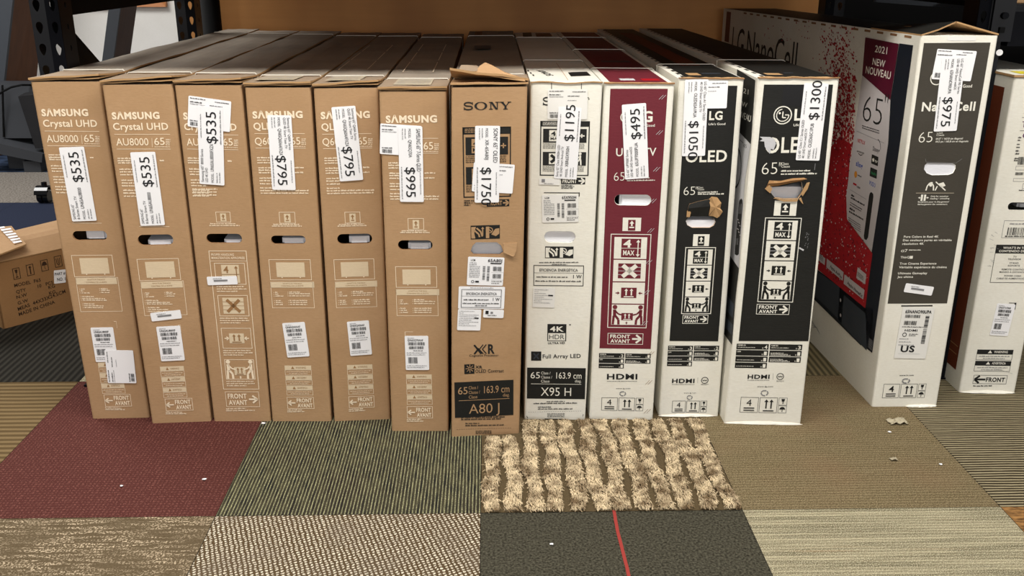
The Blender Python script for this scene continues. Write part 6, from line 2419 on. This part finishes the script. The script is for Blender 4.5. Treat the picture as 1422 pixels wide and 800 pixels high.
# 13: the last carton, cut by the frame
zL = zq(1380, 80, 3.643)
zL2 = zq(1360, 300, 6.16)
zL3 = zq(1080, 392, 4.158)
c13 = Carton('worn white television carton with brown side at the right edge of the photo', *CC[12], 'white', 'white', 0.3, 0.3, L=1.6, hole=stadium((1400.6, 281), (1444, 292.5)), hole_mat='white')
F = c13.F
F.text('SAMSUNG', zL(152, 283), zL(330, 283), 22 / 3.643, 'black', 2, 0.03)
F.line(zL(142, 303), zL(330, 303), 0.001, 'black')
F.text('TU7000', zL(140, 352), zL(260, 352), 30 / 3.643, 'purple', 2, 0.0)
F.line(zL(132, 370), zL(330, 370), 0.001, 'black')
F.text('65', zL(144, 405), zL(200, 405), 30 / 3.643, 'purple', 2, 0.0)
for y in (408, 421, 442, 457, 476, 490, 514, 524):
    F.micro(zL(122 - (y - 408) * 0.18, y), zL(139 - (y - 408) * 0.14, y), 2.2, 'ink')
F.barcode(zL(126, 502), zL(190, 542))
F.frame(zL(112, 548), zL(260, 570), 0.0009, 'greyink')
F.barcode(zL(110, 580), zL(148, 595))
F.frame(zL(100, 610), zL(250, 628), 0.0009, 'greyink')
F.frame(zL(148, 636), zL(220, 664), 0.0009, 'greyink')
F.micro(zL(126, 674), zL(180, 673), 1.5, 'ink')
F.frame(zL2(213, 38), zL2(560, 190), 0.0011, 'greyink')
F.micro(zL2(258, 72), zL2(420, 72), 2.0, 'greyink')
F.barcode(zL2(245, 98), zL2(520, 165))
F.micro(zL2(218, 178), zL2(420, 178), 1.8, 'ink')
s = F.sub(zL2(146, 245), zL2(600, 575))
s.frame(0.0014, 'black')
s.rect(0, 0.775, 1, 1, 'black')
s.text("WHAT'S IN THE BOX", 0.12, 0.66, 0.895, 0.055, 'white', 2, 0.02)
s.text('CONTENIDO DE LA CAJA', 0.06, 0.72, 0.81, 0.055, 'white', 2, 0.02)
for k, (st, x0, x1) in enumerate((('TV', 0.31, 0.37), ('TELEVISOR', 0.23, 0.45), ('STAND', 0.27, 0.42), ('SOPORTE', 0.25, 0.45), ('REMOTE CONTROL', 0.16, 0.55), ('MANDO A DISTANCIA', 0.13, 0.56), ('POWER CORD', 0.22, 0.5), ('CABLE DE ALIMENTACI\u00d3N', 0.1, 0.6))):
    s.text(st, x0, x1, (0.67, 0.605, 0.505, 0.435, 0.335, 0.265, 0.165, 0.095)[k], 0.042, 'ink', 2, 0.005)
F.rect(zL3(1335, 118), zL3(1372, 122), 'black')
F.rect(zL3(1368, 118), zL3(1371, 158), 'black')
s = F.sub(zL3(1153, 388), zL3(1338, 516))
for i, wd_ in enumerate(('WARNING', 'ADVERTENCIA')):
    y1 = 1 - i * 0.52
    c = s.cell(0, y1 - 0.2, 1, y1)
    c.rect(0, 0, 1, 1, 'black')
    c.poly([(0.3, 0.2), (0.42, 0.2), (0.36, 0.85)], 'white', 2)
    c.text(wd_, 0.47, 0.85, 0.25, 0.5, 'white', 2, 0.02)
    c = s.cell(0, y1 - 0.48, 1, y1 - 0.2)
    c.frame(0.0011, 'black')
    c.micro(0.08, 0.92, 0.55, 0.16, 'greyink')
    c.micro(0.2, 0.8, 0.2, 0.16, 'greyink')
s = F.sub(zL3(1133, 535), zL3(1318, 588))
s.frame(0.0011, 'black')
s.arrow2(0.36, 0.5, 0.06, 0.5, 0.12, 0.06, 'black', 2)
s.text('FRONT', 0.38, 0.94, 0.26, 0.46, 'black', 2, 0.035)
F.micro(zL3(1128, 602), zL3(1235, 601), 1.8, 'ink')
# creases and pits in the board near the left edge
for k in range(14):
    x, y = 1371 + 12 * rr.random(), 322 + 50 * rr.random() ** 2
    F.line((x, y), (x + rr.uniform(2, 6), y + rr.uniform(-3, 3)), 0.0006, 'greyink', 1)
F.line((1366, 507), (1406, 519), 0.0006, 'greyink', 1)
S = Face(c13.mb, c13.rb0, c13.b0 - c13.rb0, c13.t0 - c13.b0)
S.base = 0.0004
fS = lambda y, z_: Vector((c13.L - y, z_))
Hh = c13.h
S.puv([fS(0.04, 0.055), fS(0.04, Hh - 0.03), fS(c13.L - 0.05, Hh - 0.03), fS(c13.L - 0.05, 0.055)][::-1], 'brownside', 1)
for z_ in (0.1, 0.125):
    S.puv([fS(0.05, z_), fS(0.05, z_ + 0.002), fS(0.3, z_ + 0.002), fS(0.3, z_)][::-1], 'edge', 2)
c13.done()
c13.foam((1420, 283), (1440, 291), 0.03, 'greywhite')
mb = MB()
mb.slab([[c13.tpt(a, -0.003, 0.008) for a in (-0.02, 0.3, 0.6, 1.02)], [c13.tpt(a, 0.3, 0.007) for a in (-0.02, 0.3, 0.6, 1.02)], [c13.tpt(a, c13.L, 0.006) for a in (-0.02, 0.3, 0.6, 1.02)]], 0.006, 'white', 'edge')
mb.face([c13.tpt(a, y, 0.0085) for a, y in ((0.12, 0.08), (0.8, 0.08), (0.8, 0.2), (0.12, 0.2))], 'orange') if False else None
mb.build('top_flap', c13.root)
M['yellow'] = flat('yellow_sticker_paper', (222, 208, 60), 0.5)
mb = MB()
mb.slab([[c13.tpt(a, 0.02, 0.0092) for a in (0.16, 0.5)], [c13.tpt(a, 0.08, 0.0092) for a in (0.16, 0.5)]], 0.0006, 'yellow')
mb.build('yellow_sticker', c13.root)
serial_label(c13.F, c13.root, [(1379.7, 423), (1405.7, 420.5), (1399, 466.7), (1373.9, 465)], 'UN65TU7000')
crushed_foot(c13, 0.0, 1.0, 0.008, 0.008)

# tan carton on the low shelf, only its corner in view
b = wp(1408, 8.5, 2.7)
t = thing('cardboard_box', 'small tan cardboard box on the black shelf beam at top right corner', 'box', (b.x + 0.15, 2.85, 1.101))
mb = MB()
mb.box((b.x, 2.7, 1.1015), (b.x + 0.3, 3.0, 1.3), 'kraft')
mb.build('box_body', t)
mb = MB()
mb.box((b.x - 0.001, 2.699, 1.3), (b.x + 0.148, 3.001, 1.304), 'kraft')
mb.box((b.x + 0.152, 2.699, 1.3), (b.x + 0.301, 3.001, 1.304), 'kraft')
mb.build('top_flap', t)

# ------------------------------------------------------------------ litter on the carpet
def scrap(px, size, label, seed, mat):
    r_ = random.Random(seed)
    p = gp(*px)
    mb = MB()
    rows = []
    for j in range(6):
        rows.append([p + Vector(((i - 3.5) / 7 * size[0] + r_.uniform(-.003, .003), (j - 2.5) / 5 * size[1] + r_.uniform(-.003, .003), 0.003 + r_.uniform(0, size[2]) * (1 - abs(i - 3.5) / 5))) for i in range(8)])
    mb.slab(rows, 0.0008, mat)
    tag(mb.build('paper_scrap'), label, 'litter')
M['scrap'] = flat('grimy_paper', (176, 166, 142), 0.7)
scrap((1246, 587), (0.05, 0.03, 0.012), 'crumpled grey paper scrap on brown carpet in front of the tall white carton', 4, 'scrap')
scrap((1241, 639), (0.016, 0.012, 0.006), 'tiny grey paper crumb on the brown carpet nearer the camera', 6, 'scrap')
scrap((1235, 601), (0.0042, 0.0035, 0.0021), 'white speck just below the crumpled paper scrap', 8, 'paper')
scrap((366, 589), (0.0063, 0.0049, 0.0028), 'white crumb at the corner of the red and green carpet tiles', 9, 'paper')
scrap((284, 667), (0.0056, 0.0028, 0.0021), 'white lint bit on the right part of the red carpet tile', 12, 'paper')
scrap((169, 676), (0.0035, 0.0028, 0.0014), 'white speck in the middle of the red carpet tile', 13, 'paper')
scrap((766, 757), (0.0035, 0.0028, 0.0014), 'white speck on the charcoal carpet tile left of the red line', 14, 'paper')
scrap((1306, 646), (0.0042, 0.0035, 0.0021), 'white speck on the right part of the brown carpet tile', 15, 'paper')
